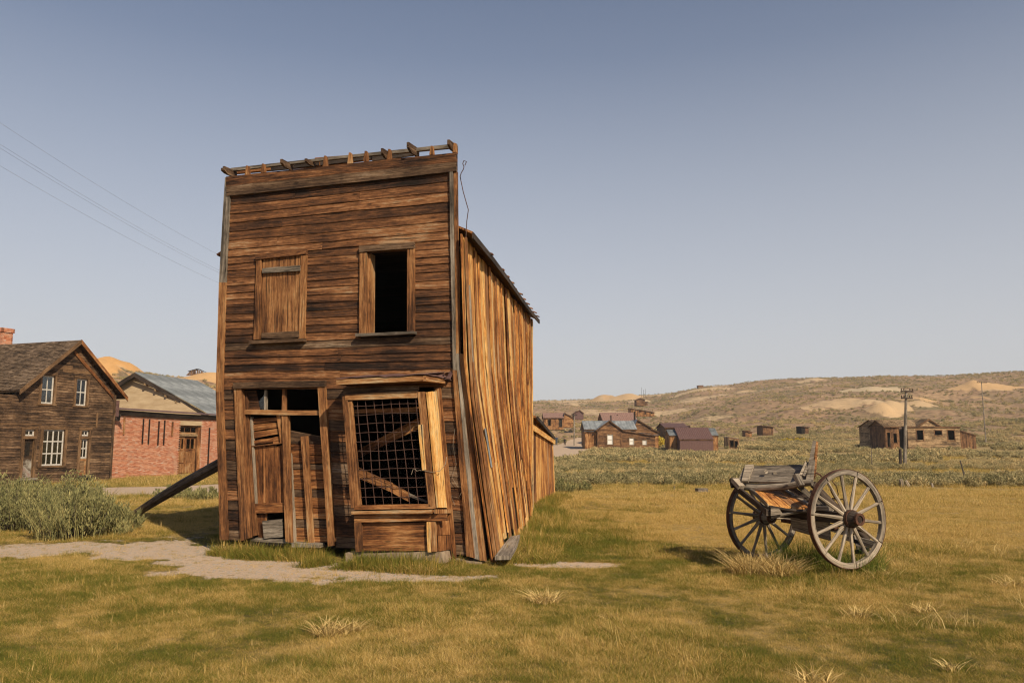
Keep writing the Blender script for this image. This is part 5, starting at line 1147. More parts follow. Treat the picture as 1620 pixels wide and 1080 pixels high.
# ------------------------------------------------------------------ the cart
cart = thing('old_wooden_cart', 'broken two-wheeled wooden cart with grey spoked wheels standing in the grass', 'cart', (3.80, 10.60, .085), math.radians(22), local=True)
WR = .595; ZH = .60
def wheel(y, side, tilt, zh, xo, cols):
    c = Vector((xo, y, zh)); ax = Vector((tilt, -1, .03 * side)).normalized() if True else None
    a = Vector((0, 0, 1)); e1 = ax.cross(a).normalized(); e2 = e1.cross(ax).normalized()
    mb = MB(); mb.ring(c, ax, WR - .062, WR - .008, .055, 12, .0, 2 * PI, None, .004)
    for k in range(7):
        pass
    mb = MB()
    mb.tube([c + ax * o for o in (-.14, -.12, -.06, 0, .06, .11, .15, .19)], [.07, .085, .105, .112, .108, .092, .075, .068], 18); hub = put('wheel_hub', mb, M['log'] if side > 0 else M['grey'], cart)
    mb = MB(); mb.ring(c + ax * .19, ax, .045, .075, .03, 20); mb.ring(c + ax * .075, ax, .10, .108, .03, 20); mb.ring(c - ax * .06, ax, .10, .109, .03, 20); put('hub_band', mb, M['rust'], hub)
    mb = MB(); mb.tube([c + ax * .13, c + ax * .195], .03, 8); put('axle_end', mb, M['iron'], hub)
    for k in range(7):                                            # felloes
        mb = MB(); mb.ring(c, ax, WR - .068, WR - .008, .055, 6, k * 2 * PI / 7 + .012, (k + 1) * 2 * PI / 7 - .012, .3 + .5 * random.random(), .003); put('felloe', mb, M['spoke' if cols and k in (0, 1, 2, 6) else 'grey'], hub)
    mb = MB(); mb.ring(c, ax, WR - .008, WR, .06, 56); put('tyre', mb, M['rust'], hub)
    for k in range(14):
        an = k * 2 * PI / 14 + .13; d = e1 * math.cos(an) + e2 * math.sin(an); p0, p1 = c + d * .09 + ax * .02, c + d * (WR - .06)
        mb = MB(); mb.tube([p0, lerp(p0, p1, .25), lerp(p0, p1, .7), p1], [.026, .024, .018, .021], 7, random.uniform(.25, .8)); put('spoke', mb, M['spoke'], hub)
    return hub
wheel(-.76, 1, .0, ZH, 0, True); wheel(.80, -1, .0, ZH - .10, 0, False)
def cp_(name, mat, fn, ti=None): mb = MB(); fn(mb); return put(name, mb, M[mat], cart)
cp_('axle_beam', 'log', lambda m: m.bar((0, -.64, ZH), (0, .66, ZH - .02), .12, .13))
cp_('axle_bolster', 'grey', lambda m: m.bar((-.02, -.52, ZH + .10), (-.02, .55, ZH + .05), .09, .05))
ca_, sa_ = math.cos(math.radians(22)), math.sin(math.radians(22))
def cl(x, y, Y):
    p = at(x, y, Y) - Vector((3.80, 10.60, .085)); return Vector((p.x * ca_ + p.y * sa_, -p.x * sa_ + p.y * ca_, p.z))
FR = (cl(1200, 760, 9.5) - cl(1200, 760, 10.5)).normalized()      # towards the viewer's side of the cart
def cq(name, mat, pts, th, ti=None):                               # board from four corners: start edge pair, end edge pair
    b0, b1, t1, t0 = [cl(*p) for p in pts]; n_ = (b1 - b0).cross(t0 - b0).normalized(); n_ = n_ if n_.dot(FR) > 0 else -n_
    cp_(name, mat, lambda m: m.strip([b0, lerp(b0, b1, .5), b1], [t0, lerp(t0, t1, .5), t1], n_, th, None, ti))
def cb(name, mat, p, q, w_, th, ti=None): cp_(name, mat, lambda m: m.bar(cl(*p), cl(*q), w_, th, tint=ti))
cp_('cross_log', 'grey', lambda m: m.tube([cl(1172, 769, 10.88), cl(1200, 771, 10.75), cl(1240, 769, 10.55), cl(1268, 764, 10.4), cl(1285, 763, 10.3)], [.046, .052, .052, .048, .04], 10))
cq('backboard', 'grey', ((1174, 764, 10.84), (1256, 765, 10.46), (1273, 737, 10.66), (1195, 739.5, 11.02)), .03, .30)
cq('backboard', 'grey', ((1256, 765, 10.46), (1278, 764, 10.4), (1288, 748, 10.55), (1264, 752, 10.5)), .03, .45)
cq('cleat', 'spoke', ((1174, 764, 10.80), (1184, 764, 10.76), (1193, 738, 10.96), (1180, 738, 11.0)), .04, .55)
cq('cleat', 'grey', ((1167, 764, 10.86), (1173, 764, 10.84), (1181, 740, 11.0), (1177, 741, 11.0)), .03, .2)
for xx, yy in ((1212, 746), (1226, 748)):
    cp_('bolt_washer', 'spoke', lambda m: m.tube([cl(xx, yy, 10.72), cl(xx, yy, 10.70)], .024, 10))
cb('log_cap', 'spoke', (1162, 759, 10.86), (1173, 771, 10.74), .10, .06, .8)
cb('log_cap', 'log', (1160, 757, 10.92), (1163, 770, 10.86), .10, .06, .4)
cq('cleat', 'spoke', ((1263, 752, 10.36), (1267.5, 753, 10.36), (1276, 731, 10.5), (1273, 731, 10.5)), .03, .6)
cq('cleat', 'grey', ((1268, 754, 10.34), (1272, 755, 10.34), (1280, 733, 10.5), (1276.5, 732, 10.5)), .03, .35)
cb('cross_block', 'grey', (1259, 750, 10.30), (1268, 768, 10.24), .09, .05, .5)
cq('upright_post', 'grey', ((1274, 760, 10.42), (1286, 762, 10.40), (1289, 728, 10.42), (1279, 730, 10.46)), .035, .5)
cq('upright_post', 'grey', ((1279, 731, 10.46), (1287, 729, 10.44), (1291, 697.5, 10.44), (1286, 697, 10.46)), .035, .75)
cq('upright_post', 'trim', ((1287.5, 760, 10.42), (1291, 752, 10.40), (1294.5, 699, 10.44), (1291.5, 698, 10.46)), .04, .7)
cp_('iron_hook', 'rust', lambda m: m.tube([cl(1284, 746, 10.4), cl(1292, 748, 10.4), (cl(1298, 751, 10.4)), cl(1300, 754, 10.4)], .011, 6))
# plank bed tipped towards the viewer, and its rails
A_, B_, C_, D_ = cl(1190, 775, 10.85), cl(1240, 774, 10.95), cl(1287, 806, 10.15), cl(1216, 802, 9.98)
for k in range(4):
    a0, a1 = k / 4 + .01, (k + 1) / 4 - .01; cp_('bed_plank', 'side' if k != 2 else 'trim', lambda m: m.strip([lerp(D_, C_, a0), lerp(A_, B_, a0)], [lerp(D_, C_, a1), lerp(A_, B_, a1)], Vector((0, 0, 1)), .02, None, [.35, .5, .7, .3][k]))
cq('side_rail', 'spoke', ((1186, 776, 10.85), (1219, 808, 9.95), (1217, 800, 9.95), (1190, 773, 10.85)), .05, .45)
cq('side_rail', 'log', ((1169, 777, 10.85), (1218, 816, 9.93), (1218, 806, 9.93), (1170, 769, 10.85)), .05, .7)
cq('end_block', 'spoke', ((1219, 815, 9.93), (1238, 812, 9.9), (1232, 804, 9.9), (1219, 803, 9.93)), .04, .6)
cb('side_rail', 'grey', (1236, 774, 10.9), (1288, 805, 10.1), .05, .06, .6)
cb('side_rail', 'log', (1250, 770, 10.5), (1312, 818, 10.35), .05, .08, .8)
cb('side_rail', 'grey', (1262, 766, 10.6), (1305, 806, 10.5), .05, .07, .3)
cb('side_rail', 'log', (1286, 765, 10.6), (1350, 832, 10.9), .05, .08, .6)
cb('side_rail', 'log', (1290, 772, 10.8), (1374, 852, 11.0), .06, .09, .7)
cb('side_rail', 'grey', (1282, 778, 10.9), (1362, 850, 11.2), .05, .07, .3)
cp_('bed_end_rod', 'log', lambda m: m.tube([cl(1217, 801, 9.93), cl(1245, 806, 9.9), cl(1265, 808, 9.9), cl(1284, 806, 9.95)], .018, 7))
cp_('bed_end_rod', 'grey', lambda m: m.tube([cl(1220, 818, 9.95), cl(1250, 811, 9.93), cl(1284, 806, 9.97)], .022, 7))
for (a, b, w_, mt) in ( ((.40, -.3, .30), (.66, -.52, .20), .07, 'log'), ((.42, -.5, .20), (.68, -.2, .30), .06, 'grey'), ((.45, -.45, .14), (.70, -.35, .16), .08, 'log'), ((.2, .3, .50), (.45, -.35, .34), .08, 'grey'), ((.05, .45, .47), (.12, -.45, .44), .07, 'rust'), ((.62, -.1, .30), (.8, -.5, .22), .05, 'grey')):
    cp_('broken_brace', mt, lambda m: m.bar(a, b, w_, .045))
cp_('hanging_board', 'grey', lambda m: m.strip([Vector((-.05, .12, .38)), Vector((.05, -.42, .30))], [Vector((-.06, .14, .54)), Vector((.05, -.42, .52))], Vector((-1, 0, 0)), .03, None, .6))
cp_('tie_rod', 'rust', lambda m: m.tube([(-.1, .6, .62), (.2, .1, .50), (.5, -.5, .40)], .012, 6))
cp_('wire_tangle', 'rust', lambda m: [m.tube([(.0 + .4 * t + .06 * math.sin(t * 9 + j * 2), -.42 + .06 * math.cos(t * 11 + j), 1.05 - .5 * t + .06 * math.sin(t * 13 + j * 3)) for t in [i / 14 for i in range(15)]], .006, 5) for j in range(3)])
# ------------------------------------------------------------------ people on the far road
def person(x, y, Y, label, crouch, top, legs):
    s_ = Y / FPX; p = at(x, y, Y); H_ = 1.72; P = []; E = []; Rr = []
    k = .62 if crouch else 1.0
    J = {'pelvis': (0, 0, .93 * k, .14), 'chest': (.0, -.08 if crouch else 0, .93 * k + .42, .17), 'neck': (.0, -.12 if crouch else 0, .93 * k + .58, .07), 'head': (.01, -.14 if crouch else 0, .93 * k + .72, .11), 'crown': (.01, -.14 if crouch else 0, .93 * k + .80, .08),
         'kneel': (-.10, -.32 if crouch else -.05, .50, .085), 'footl': (-.11, .02, .05, .055), 'toel': (-.11, -.14, .04, .04), 'kneer': (.10, -.28 if crouch else .10, .50, .085), 'footr': (.12, .1, .05, .055), 'toer': (.12, -.05, .04, .04),
         'el': (-.28, -.02, .93 * k + .15, .045), 'hl': (-.26, -.18, .93 * k - .05, .035), 'er': (.28, .03, .93 * k + .15, .045), 'hr': (.27, -.12, .93 * k - .05, .035), 'sl': (-.19, 0, .93 * k + .46, .07), 'sr': (.19, 0, .93 * k + .46, .07)}
    names = list(J); me = bpy.data.meshes.new('person_body'); ed = [('pelvis', 'chest'), ('chest', 'neck'), ('neck', 'head'), ('head', 'crown'), ('pelvis', 'kneel'), ('kneel', 'footl'), ('footl', 'toel'), ('pelvis', 'kneer'), ('kneer', 'footr'), ('footr', 'toer'), ('chest', 'sl'), ('sl', 'el'), ('el', 'hl'), ('chest', 'sr'), ('sr', 'er'), ('er', 'hr')]
    me.from_pydata([J[n][:3] for n in names], [(names.index(a), names.index(b)) for a, b in ed], [])
    o = bpy.data.objects.new('person', me); C.objects.link(o); o.location = (p.x, p.y, tz(p.x, p.y))
    md = o.modifiers.new('skin', 'SKIN')
    if not me.skin_vertices: 
        bpy.context.view_layer.objects.active = o; bpy.ops.mesh.customdata_skin_add()
    for i, n in enumerate(names):
        me.skin_vertices[0].data[i].radius = (J[n][3],) * 2
    me.skin_vertices[0].data[0].use_root = True
    ss = o.modifiers.new('smooth', 'SUBSURF'); ss.levels = 1; ss.render_levels = 1
    m, nt, b, out = newmat('clothes'); N = NT(nt); tc = N.n('TexCoord').outputs['Object']; sx = N.n('SeparateXYZ'); N.l(tc, sx.inputs[0])
    rp = N.n('ValToRGB'); rp.color_ramp.interpolation = 'CONSTANT'; e = rp.color_ramp.elements; e[0].color = (*legs, 1); e[1].position = .93 * k / 2; e[1].color = (*top, 1)
    q = e.new((.93 * k + .59) / 2); q.color = (.35, .19, .12, 1); q = e.new((.93 * k + .76) / 2); q.color = (.05, .035, .025, 1)
    N.l(N.math('DIVIDE', sx.outputs[2], 2.0), rp.inputs[0]); N.l(rp.outputs[0], b.inputs['Base Color']); me.materials.append(m)
    tag(o, label, 'person')
person(880.5, 710, 150, 'person in dark blue clothes standing on the dirt road', False, (.03, .04, .07), (.05, .06, .09))
person(893.5, 707, 152, 'person in black crouching on the dirt road', True, (.015, .012, .012), (.03, .02, .02))
# ------------------------------------------------------------------ plants
def tuft_mesh(name, n, h, spread, wd, mat, lean=.5, segs=2, seed=0, hvar=.5, stiff=1.0):
    r = random.Random(seed); mb = MB()
    for k in range(n):
        a = r.uniform(0, 2 * PI); d = spread * math.sqrt(r.random()); x, y = d * math.cos(a), d * math.sin(a); b = r.uniform(0, 2 * PI) if r.random() < .5 else a
        hh = h * (1 - hvar * r.random()); ln = lean * hh * r.uniform(.2, 1.2); w_ = wd * r.uniform(.7, 1.3); fa = r.uniform(0, PI); sx_, sy_ = math.cos(fa) * w_ / 2, math.sin(fa) * w_ / 2; tt = r.random(); pr = None
        for s_ in range(segs + 1):
            t = s_ / segs; px_, py_, pz_ = x + math.cos(b) * ln * t ** 1.7, y + math.sin(b) * ln * t ** 1.7, hh * (t - .18 * lean * t * t * stiff) - .01 * (s_ == 0); ww = (1 - t) ** .7 if t < 1 else 0
            cur = (Vector((px_ - sx_ * ww, py_ - sy_ * ww, pz_)), Vector((px_ + sx_ * ww, py_ + sy_ * ww, pz_)))
            if pr is not None:
                if t < 1: mb.quad([pr[0], pr[1], cur[1], cur[0]], [(0, 0)] * 4, tt)
                else: mb.quad([pr[0], pr[1], cur[0]], [(0, 0)] * 3, tt)
            pr = cur
    return mb
def template(name, mb, mat):
    return bpy.data.objects.new(name, mb.mesh(name, mat))
def bush_mesh(stems, h, rad, leaf, per, seed, upright=.6, stemm=True):
    """leafy upright sprays; returns (leaf builder, stem builder)"""
    r = random.Random(seed); lf = MB(); st = MB()
    for k in range(stems):
        a = r.uniform(0, 2 * PI); d = rad * r.random() ** .6; q = .25 * d
        top = Vector((d * math.cos(a), d * math.sin(a), h * (1 - .45 * (d / rad) ** 2) * r.uniform(.55, 1.15))); base = Vector((q * math.cos(a), q * math.sin(a), 0)); mid = lerp(base, top, .5) + Vector((math.cos(a), math.sin(a), 0)) * d * .22
        pts = [base, lerp(base, mid, .6), mid, lerp(mid, top, .5) + Vector((0, 0, .02)), top]
        if stemm: st.tube(pts, [.012 * h * 1.6, .009 * h, .006 * h, .004 * h, .002 * h], 4, caps=False)
        tt = r.random()
        for j in range(per):
            t = 1 - r.random() ** 1.4 * .72; i = min(int(t * 4), 3); p = lerp(pts[i], pts[i + 1], t * 4 - i); an = r.uniform(0, 2 * PI); out = Vector((math.cos(an), math.sin(an), r.uniform(.3, 2.2) * upright * 1.6)).normalized()
            sp2 = .11 * h * (1.15 - t * .5); p = p + Vector((r.uniform(-1, 1), r.uniform(-1, 1), r.uniform(-1, 1))) * sp2; l = leaf * r.uniform(.6, 1.4); sd = out.orthogonal().normalized(); sd = Matrix.Rotation(r.uniform(0, PI), 3, out) @ sd; w_ = l * .12 if leaf < .07 else l * .16
            lf.quad([p - sd * w_ * .6, p + sd * w_ * .6, p + out * l * .6 + sd * w_, p + out * l, p + out * l * .6 - sd * w_], [(0, 0)] * 5, min(1, max(0, tt * .5 + r.random() * .5)))
    return lf, st
def scatter(name, pts, rz, sc_, idx, tn, templates, label=None, kind='stuff'):
    me = bpy.data.meshes.new(name); me.vertices.add(len(pts)); me.vertices.foreach_set('co', np.asarray(pts, dtype=np.float32).ravel())
    for nm, v in (('rz', rz), ('sc', sc_), ('tone', tn)):
        a = me.attributes.new(nm, 'FLOAT', 'POINT'); a.data.foreach_set('value', np.asarray(v, dtype=np.float32))
    a = me.attributes.new('pick', 'INT', 'POINT'); a.data.foreach_set('value', np.asarray(idx, dtype=np.int32))
    o = bpy.data.objects.new(name, me); C.objects.link(o); o['kind'] = kind
    if label: o['label'] = label
    ng = bpy.data.node_groups.new(name, 'GeometryNodeTree'); ng.interface.new_socket('Geometry', in_out='INPUT', socket_type='NodeSocketGeometry'); ng.interface.new_socket('Geometry', in_out='OUTPUT', socket_type='NodeSocketGeometry')
    n = ng.nodes; l = ng.links; gi = n.new('NodeGroupInput'); go = n.new('NodeGroupOutput'); iop = n.new('GeometryNodeInstanceOnPoints'); jg = n.new('GeometryNodeGeometryToInstance')
    for t in templates[::-1]:
        oi = n.new('GeometryNodeObjectInfo'); oi.inputs['Object'].default_value = t; oi.inputs['As Instance'].default_value = False; l.new(oi.outputs['Geometry'], jg.inputs[0])
    l.new(gi.outputs[0], iop.inputs['Points']); l.new(jg.outputs[0], iop.inputs['Instance']); iop.inputs['Pick Instance'].default_value = True
    def na(nm, ty):
        q = n.new('GeometryNodeInputNamedAttribute'); q.data_type = ty; q.inputs[0].default_value = nm; return q.outputs[0]
    l.new(na('pick', 'INT'), iop.inputs['Instance Index']); cx_ = n.new('ShaderNodeCombineXYZ'); l.new(na('rz', 'FLOAT'), cx_.inputs[2]); l.new(cx_.outputs[0], iop.inputs['Rotation']); l.new(na('sc', 'FLOAT'), iop.inputs['Scale']); l.new(iop.outputs[0], go.inputs[0])
    md = o.modifiers.new('scatter', 'NODES'); md.node_group = ng; return o
def wedge(n, y0, y1, half=.70, pw=1.0):
    """random ground points in view between two distances, plus a margin at the sides"""
    y = (y0 ** (1 + pw) + rng.random(n) * (y1 ** (1 + pw) - y0 ** (1 + pw))) ** (1 / (1 + pw)); x = (rng.random(n) * 2 - 1) * (half * y + 1.0); return x, y
def inside_buildings(x, y):
    m = np.zeros(len(x), bool)
    def quad(P_):
        r_ = np.ones(len(x), bool)
        for i in range(4):
            (ax, ay), (bx_, by_) = P_[i], P_[(i + 1) % 4]; r_ &= ((bx_ - ax) * (y - ay) - (by_ - ay) * (x - ax)) > 0
        return r_
    a, b = F.px(360, 853, .02), F.px(765, 886, .02); m |= quad([(a.x, a.y), (b.x, b.y), (m0.x, m0.y), (m0.x - 5, m0.y)])
    a, b = F.px(556, 870, BO), F.px(705, 880, BO); c, d = F.px(705, 880), F.px(556, 870); m |= quad([(a.x, a.y), (b.x, b.y), (c.x, c.y), (d.x, d.y)])
    return m
gt = [template('grass_tuft', tuft_mesh('g', 26, .070, .080, .0042, None, 1.3, 3, 1), M['grass']), template('grass_tuft', tuft_mesh('g', 24, .050, .090, .0038, None, 1.8, 3, 2), M['grass']), template('grass_tuft', tuft_mesh('g', 24, .10, .07, .0042, None, 1.0, 3, 3), M['grass']), template('grass_tuft', tuft_mesh('g', 12, .16, .06, .0036, None, .6, 3, 4), M['grass'])]
def grow(name, n, y0, y1, smul, seed, label, pw=.6, steppe=False):
    x, y = wedge(n, y0, y1, pw=pw); d = dirt(x, y); sg = sagezone(x, y); edge = fbm(x * 2.3, y * 2.3, 3); keep = (rng.random(n) < (1 - d) ** 2.6) & (~inside_buildings(x, y)) & ((sg < .5) | steppe)
    keep |= (d >= .12) & (rng.random(n) < .07) & ~inside_buildings(x, y) & (y < 16)
    x, y = x[keep], y[keep]; m = len(x); t = tone(x, y) if not steppe else .62 + .35 * fbm(x / 4, y / 4, 3); z = terrain(x, y) - .004
    g = fbm(x / 1.1 + 40, y / 1.1, 4); s_ = smul * (.35 + 1.6 * np.clip(g, 0, 1) ** 1.3) * rng.uniform(.7, 1.3, m)
    s_ = s_ * (1 + .9 * np.exp(-((x - 3.9) ** 2 + (y - 10.4) ** 2) / .7) + .5 * np.exp(-(((x - 1.3 - (y - 14) * .1) / .7) ** 2 + ((y - 14.5) / 3.6) ** 2))) * (1 - .35 * (dirt(x, y) > .05))
    idx = rng.choice(4, m, p=[.38, .40, .19, .03]); scatter(name, np.stack([x, y, z], 1), rng.uniform(0, 6.28, m), s_, idx, t + rng.normal(0, .16, m), gt, label)
grow('near_grass', 120000, 3.6, 11.5, .62, 1, 'short green and straw-coloured meadow grass in front', .3)
grow('middle_grass', 80000, 11.5, 20, .85, 2, 'golden and green meadow grass around the hotel and cart', .6)
grow('far_grass', 70000, 20, 38, 1.35, 3, 'golden meadow grass reaching the sagebrush', .6)
grow('steppe_grass', 60000, 29, 95, 2.3, 4, 'pale dry grass between the sagebrush of the flat', .5, True)
# sagebrush field
sb = []
for i in range(4):
    lf, st = bush_mesh(46, .48, .42, .085, 10, 20 + i, .55, False); sb.append(template('sagebrush_clump', lf, M['sagefield']))
sbf = []
for i in range(3):
    lf, st = bush_mesh(26, .5, .5, .17, 6, 30 + i, .5, False); sbf.append(template('sagebrush_clump', lf, M['sagefield']))
BLD = [(926, 1042, 709, 122), (1064, 1141, 716, 112), (1403, 1547, 709, 108), (1153, 1169, 708, 118), (956, 1008, 684, 165), (1053, 1100, 692, 142), (861, 907, 676, 190)]
def sage(name, n, y0, y1, smul, temps, half, pw, label, yel=False):
    x, y = wedge(n, y0, y1, half, pw); sg = sagezone(x, y); pa, _ = paleness(x, y); di = dirt(x, y); cl = fbm(x / 5 + 9, y / 5, 4); r = np.hypot(x, y)
    thin = 1 - .45 * sstep(200, 420, r)
    keep = (sg > .5) & (pa < .25) & (di < .3) & (cl > .40 + .16 * rng.random(n)) & (rng.random(n) < thin)
    for a, b, yb, Y in BLD:
        s_ = Y / FPX; keep &= ~((x > (a - 810) * s_ - .4) & (x < (b - 810) * s_ + .4) & (y > Y - .5) & (y < Y + 9))
        keep &= ~((x > (a - 812) * s_) & (x < (b - 808) * s_) & (y > Y - 7) & (y <= Y - .5) & (rng.random(n) < .8))
    keep &= ~((x < -10) & (y < 62))
    x, y = x[keep], y[keep]; m = len(x); z = terrain(x, y) - .03; s_ = smul * rng.uniform(.55, 1.25, m) * (.7 + .6 * cl[keep])
    t = .5 + (fbm(x / 9, y / 9, 4) - .5) * 1.3 + rng.normal(0, .12, m); scatter(name, np.stack([x, y, z], 1), rng.uniform(0, 6.28, m), s_, rng.integers(0, len(temps), m), t, temps, label)
sage('near_sagebrush_field', 11000, 30, 72, .70, sb, .72, .8, 'grey-green sagebrush covering the flat beyond the yellow grass')
sage('middle_sagebrush_field', 42000, 72, 200, .92, sbf, .74, .9, 'grey-green sagebrush around the scattered houses')
sage('hill_sagebrush', 85000, 200, 640, 1.2, sbf, .76, .9, 'sagebrush dotting the hillsides')
# individual sagebrush bushes by the path on the left
def sagebush(x, y, h, rad, stems, per, label, leaf=.058, mat='sagenear'):
    z = tz(x, y) - .03; t = thing('sagebrush_bush', label, 'bush', (x, y, z), random.uniform(0, 6), 'sagebrush bushes', local=True); lf, st = bush_mesh(stems, h, rad, leaf, int(per * 1.25), int(x * 97 + y * 13), 1.3)
    put('foliage', lf, M[mat], t); put('stems', st, M['twig'], t)
    if mat == 'sagenear': put('sprays', tuft_mesh('sp', int(stems * 2.2), h * 1.15, rad * .8, .010, None, .9, 4, stems, .45, .4), M['spray'], t)
    return t
sagebush(-10.2, 15.6, 1.05, .95, 120, 70, 'tallest sagebrush bush at the left edge of the photo')
sagebush(-9.1, 15.0, .85, .75, 100, 60, 'dense sagebrush bush between the tallest bush and the front one')
sagebush(-7.45, 13.9, .80, .80, 110, 64, 'front sagebrush bush spreading over the gravel path edge')
sagebush(-7.0, 14.6, .46, .34, 60, 40, 'low sagebrush bush at the right foot of the front bush')
sagebush(-10.6, 17.9, .80, .8, 90, 56, 'sagebrush bush behind, standing against the dirt road')
sagebush(-8.95, 16.6, .92, .72, 100, 60, 'round sagebrush bush left of the foot of the log')
sagebush(-10.4, 13.9, .5, .55, 60, 44, 'small sagebrush bush cut by the left edge above the path')
sagebush(-6.75, 14.0, .26, .18, 30, 26, 'tiny grey sagebrush right of the front bush by the path')
sagebush(-8.6, 23.0, .36, .8, 70, 40, 'low sagebrush behind the log on the near side of the road')
sagebush(-9.9, 23.8, .40, .6, 50, 40, 'low sagebrush at the far left behind the log')
sagebush(1.6, 26.5, .42, .55, 60, 40, 'low grey sagebrush in the meadow just beyond the lean-to')
sagebush(2.4, 27.2, .30, .35, 40, 36, 'small sagebrush right of the one beyond the lean-to')
for (px_, Y, h_, r_, lab) in ((1037, 128, 1.5, 2.2, 'bright yellow bush behind the house with white blinds'), (1258, 160, .9, 2.6, 'wide low yellow bush between the two shacks'), (1242, 161, .9, 2.0, 'low yellow bush right beside the brown shack')):
    x = (px_ - 810) / FPX * Y; sagebush(x, Y, h_, r_, 60, 24, lab, .3, 'rabbit')
# dry bunch grass tufts
def drytuft(px_, py_, rad, h, n, label, lean=1.5, wd=.011, mat='straw', cat='dry grass'):
    Y = FPX * 1.6 / (py_ - 700) if py_ > 700 else 20; d = ray(px_, py_); t_ = -1.6 / d.z; x, y = d.x * t_, d.y * t_; o = tuft_mesh('t', n, h, rad, wd, None, lean, 4, int(px_), .5, .9)
    me = o.mesh('dry_grass_tuft', M[mat]); q = bpy.data.objects.new('dry_grass_tuft' if mat == 'straw' else 'green_grass_tuft', me); C.objects.link(q); q.location = (x, y, tz(x, y) - .01); tag(q, label, cat, 'dry grass tufts' if mat == 'straw' else 'green grass clumps')
drytuft(1186, 906, .24, .40, 420, 'big pale straw tuft in front of the left cart wheel, left half', 1.3)
drytuft(1234, 910, .24, .37, 420, 'big pale straw tuft in front of the cart, right half', 1.4)
drytuft(862, 952, .14, .20, 200, 'flattened pale straw tuft in the middle of the lawn')
drytuft(520, 1003, .14, .20, 170, 'pale straw tuft in the left foreground lawn')
drytuft(556, 1000, .10, .18, 70, 'thin straw tuft right beside the left foreground one')
drytuft(1356, 974, .12, .16, 90, 'sparse straw tuft below the right cart wheel', 1.5)
drytuft(1290, 1078, .12, .15, 70, 'straw tuft cut by the bottom edge of the photo')
drytuft(1460, 965, .12, .14, 50, 'small dark straw tuft right of the sparse one')
drytuft(1510, 1060, .10, .12, 50, 'faint straw tuft in the bottom right corner')
drytuft(1602, 925, .22, .18, 110, 'straw tuft at the right edge of the photo')
drytuft(968, 978, .08, .12, 30, 'few straw blades right of the middle tuft')
drytuft(608, 893, .12, .22, 110, 'green grass clump growing against the bay window footing', .7, .005, 'greenblade', 'grass')
drytuft(675, 897, .20, .16, 140, 'green grass clump at the right foot of the bay window', .8, .005, 'greenblade', 'grass')
drytuft(520, 880, .16, .14, 110, 'green grass clump below the right door post', .8, .005, 'greenblade', 'grass')
drytuft(425, 872, .18, .12, 110, 'low green grass clump under the boarded door', .8, .005, 'greenblade', 'grass')
drytuft(1268, 896, .38, .50, 700, 'tall green grass clump under the cart axle', .6, .006, 'greenblade', 'grass')
drytuft(1345, 903, .42, .42, 800, 'green grass clump at the foot of the right cart wheel', .7, .006, 'greenblade', 'grass')
drytuft(800, 862, .22, .26, 200, 'green grass clump beside the loose plank', .7, .006, 'greenblade', 'grass')
# grass growing tight against the hotel walls
fx0, fx1 = F.px(352, 853), F.px(770, 886); tt_ = rng.random(2600); of_ = .04 + .5 * rng.random(2600) ** 2; bx_ = np.where((tt_ > .46) & (tt_ < .90), BO + .02, 0)
x = fx0.x + (fx1.x - fx0.x) * tt_ + F.n.x * (of_ + bx_); y = fx0.y + (fx1.y - fx0.y) * tt_ + F.n.y * (of_ + bx_)
us_ = rng.random(2600); wx_ = np.array([sidept(q, 0)[0] for q in us_]) + .12 + .7 * rng.random(2600) ** 1.6; wy_ = np.array([sidept(q, 0)[1] for q in us_])
lx_ = m0.x * us_ + l0.x * (1 - us_) + .06 + .4 * rng.random(2600) ** 2; ly_ = m0.y * us_ + l0.y * (1 - us_)
x = np.concatenate([x, wx_, lx_]); y = np.concatenate([y, wy_, ly_]); k_ = (fbm(x * 2.1, y * 2.1, 3) > .44) | (np.arange(len(x)) > 2600); x, y = x[k_], y[k_]
scatter('wall_foot_grass', np.stack([x, y, terrain(x, y)], 1), rng.uniform(0, 6.28, len(x)), rng.uniform(.7, 1.9, len(x)), rng.choice(4, len(x), p=[.3, .2, .35, .15]), np.clip(.32 + (fbm(x * 1.4, y * 1.4, 3) - .5) * 1.4, 0, 1), gt, 'green and straw grass growing tight against the hotel walls')
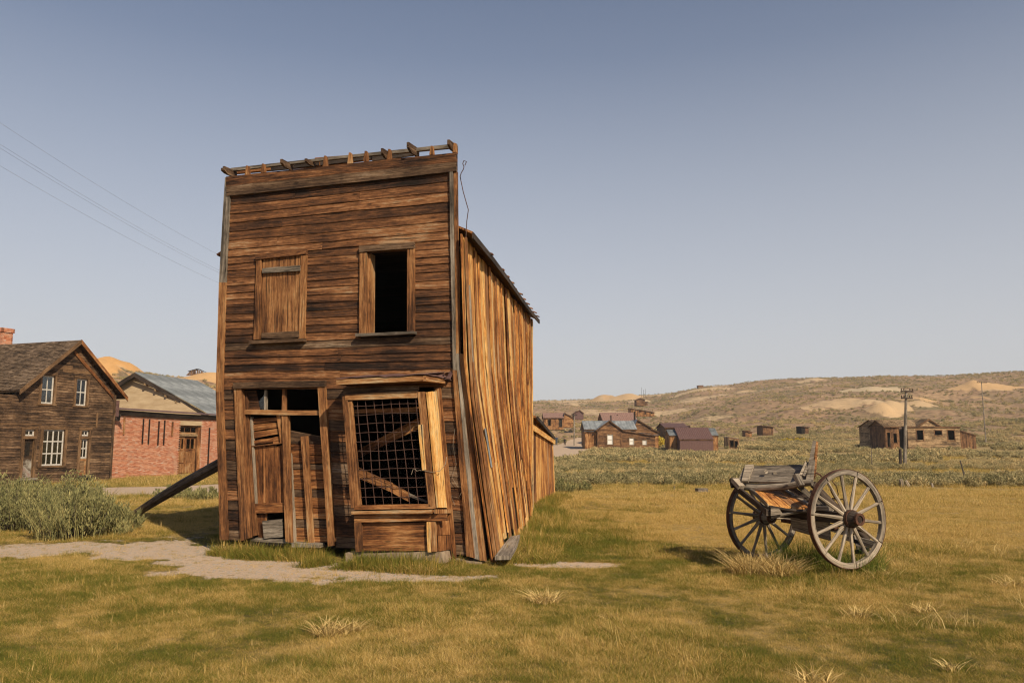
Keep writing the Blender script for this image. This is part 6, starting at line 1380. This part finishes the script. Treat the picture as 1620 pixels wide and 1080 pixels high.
# scattered long straw over the right meadow
st_t = [template('straw_blades', tuft_mesh('s', 9, .26, .10, .005, None, 1.3, 3, 50 + i), M['straw']) for i in range(3)]
x = rng.uniform(1.5, 12, 1500); y = rng.uniform(7, 15, 1500); k_ = (np.abs(x / y) < .72) & (fbm(x / .9 + 70, y / .9, 3) > .56) & (x > y * .42) & (dirt(x, y) < .1)
x, y = x[k_], y[k_]; scatter('long_straw', np.stack([x, y, terrain(x, y)], 1), rng.uniform(0, 6.28, len(x)), rng.uniform(.5, 1.1, len(x)), rng.integers(0, 3, len(x)), np.zeros(len(x)), st_t, 'scattered long pale straw blades in the right meadow')
x, y = wedge(9000, 4.2, 16, .7, .6); k_ = (dirt(x, y) < .1) & ~inside_buildings(x, y); x, y = x[k_], y[k_]
scatter('stray_straw', np.stack([x, y, terrain(x, y)], 1), rng.uniform(0, 6.28, len(x)), rng.uniform(.10, .30, len(x)), rng.integers(0, 3, len(x)), np.zeros(len(x)), st_t, 'stray straw blades through the lawn')
# pebbles on the path
def pebble(seed):
    r = random.Random(seed); mb = MB(); n = 6; rings = [(-.5, .6), (0, 1), (.45, .6)]
    V = [[Vector((math.cos(2 * PI * k / n) * rr * r.uniform(.8, 1.2), math.sin(2 * PI * k / n) * rr * r.uniform(.7, 1.0), zz * .8)) for k in range(n)] for zz, rr in rings]
    for a, b in zip(V[:-1], V[1:]):
        for k in range(n): mb.quad([a[k], a[(k + 1) % n], b[(k + 1) % n], b[k]], [(0, 0)] * 4, r.random())
    mb.quad(V[-1], [(0, 0)] * n, .5); return mb
pb = [template('pebble', pebble(i), M['stone']) for i in range(3)]
x = rng.uniform(-11, 2.5, 30000); y = rng.uniform(8.6, 14.5, 30000); k_ = (dirt(x, y) > .45) & ~inside_buildings(x, y); x, y = x[k_], y[k_]
scatter('path_gravel', np.stack([x, y, terrain(x, y)], 1), rng.uniform(0, 6.28, len(x)), .004 + .02 * rng.random(len(x)) ** 5, rng.integers(0, 3, len(x)), np.zeros(len(x)), pb, 'small stones scattered on the gravel path')

# ------------------------------------------------------------------ smoke haze in the air: one closed box of even density
hb = bpy.data.meshes.new('haze'); X_, Z0_, Z1_ = 2700, -20, 95
vs_ = [(x, y, z) for z in (Z0_, Z1_) for x, y in ((-X_, -X_), (X_, -X_), (X_, X_), (-X_, X_))]
hb.from_pydata(vs_, [], [(0, 3, 2, 1), (4, 5, 6, 7), (0, 1, 5, 4), (1, 2, 6, 5), (2, 3, 7, 6), (3, 0, 4, 7)])
hm = bpy.data.materials.new('smoke_haze'); hm.use_nodes = True; hn = hm.node_tree.nodes; hn.clear(); ho = hn.new('ShaderNodeOutputMaterial'); hv = hn.new('ShaderNodeVolumePrincipled')
hv.inputs['Color'].default_value = (.86, .88, .92, 1); hv.inputs['Density'].default_value = .00026; hm.node_tree.links.new(hv.outputs[0], ho.inputs['Volume']); hb.materials.append(hm)
ho_ = bpy.data.objects.new('haze', hb); C.objects.link(ho_); ho_['kind'] = 'stuff'
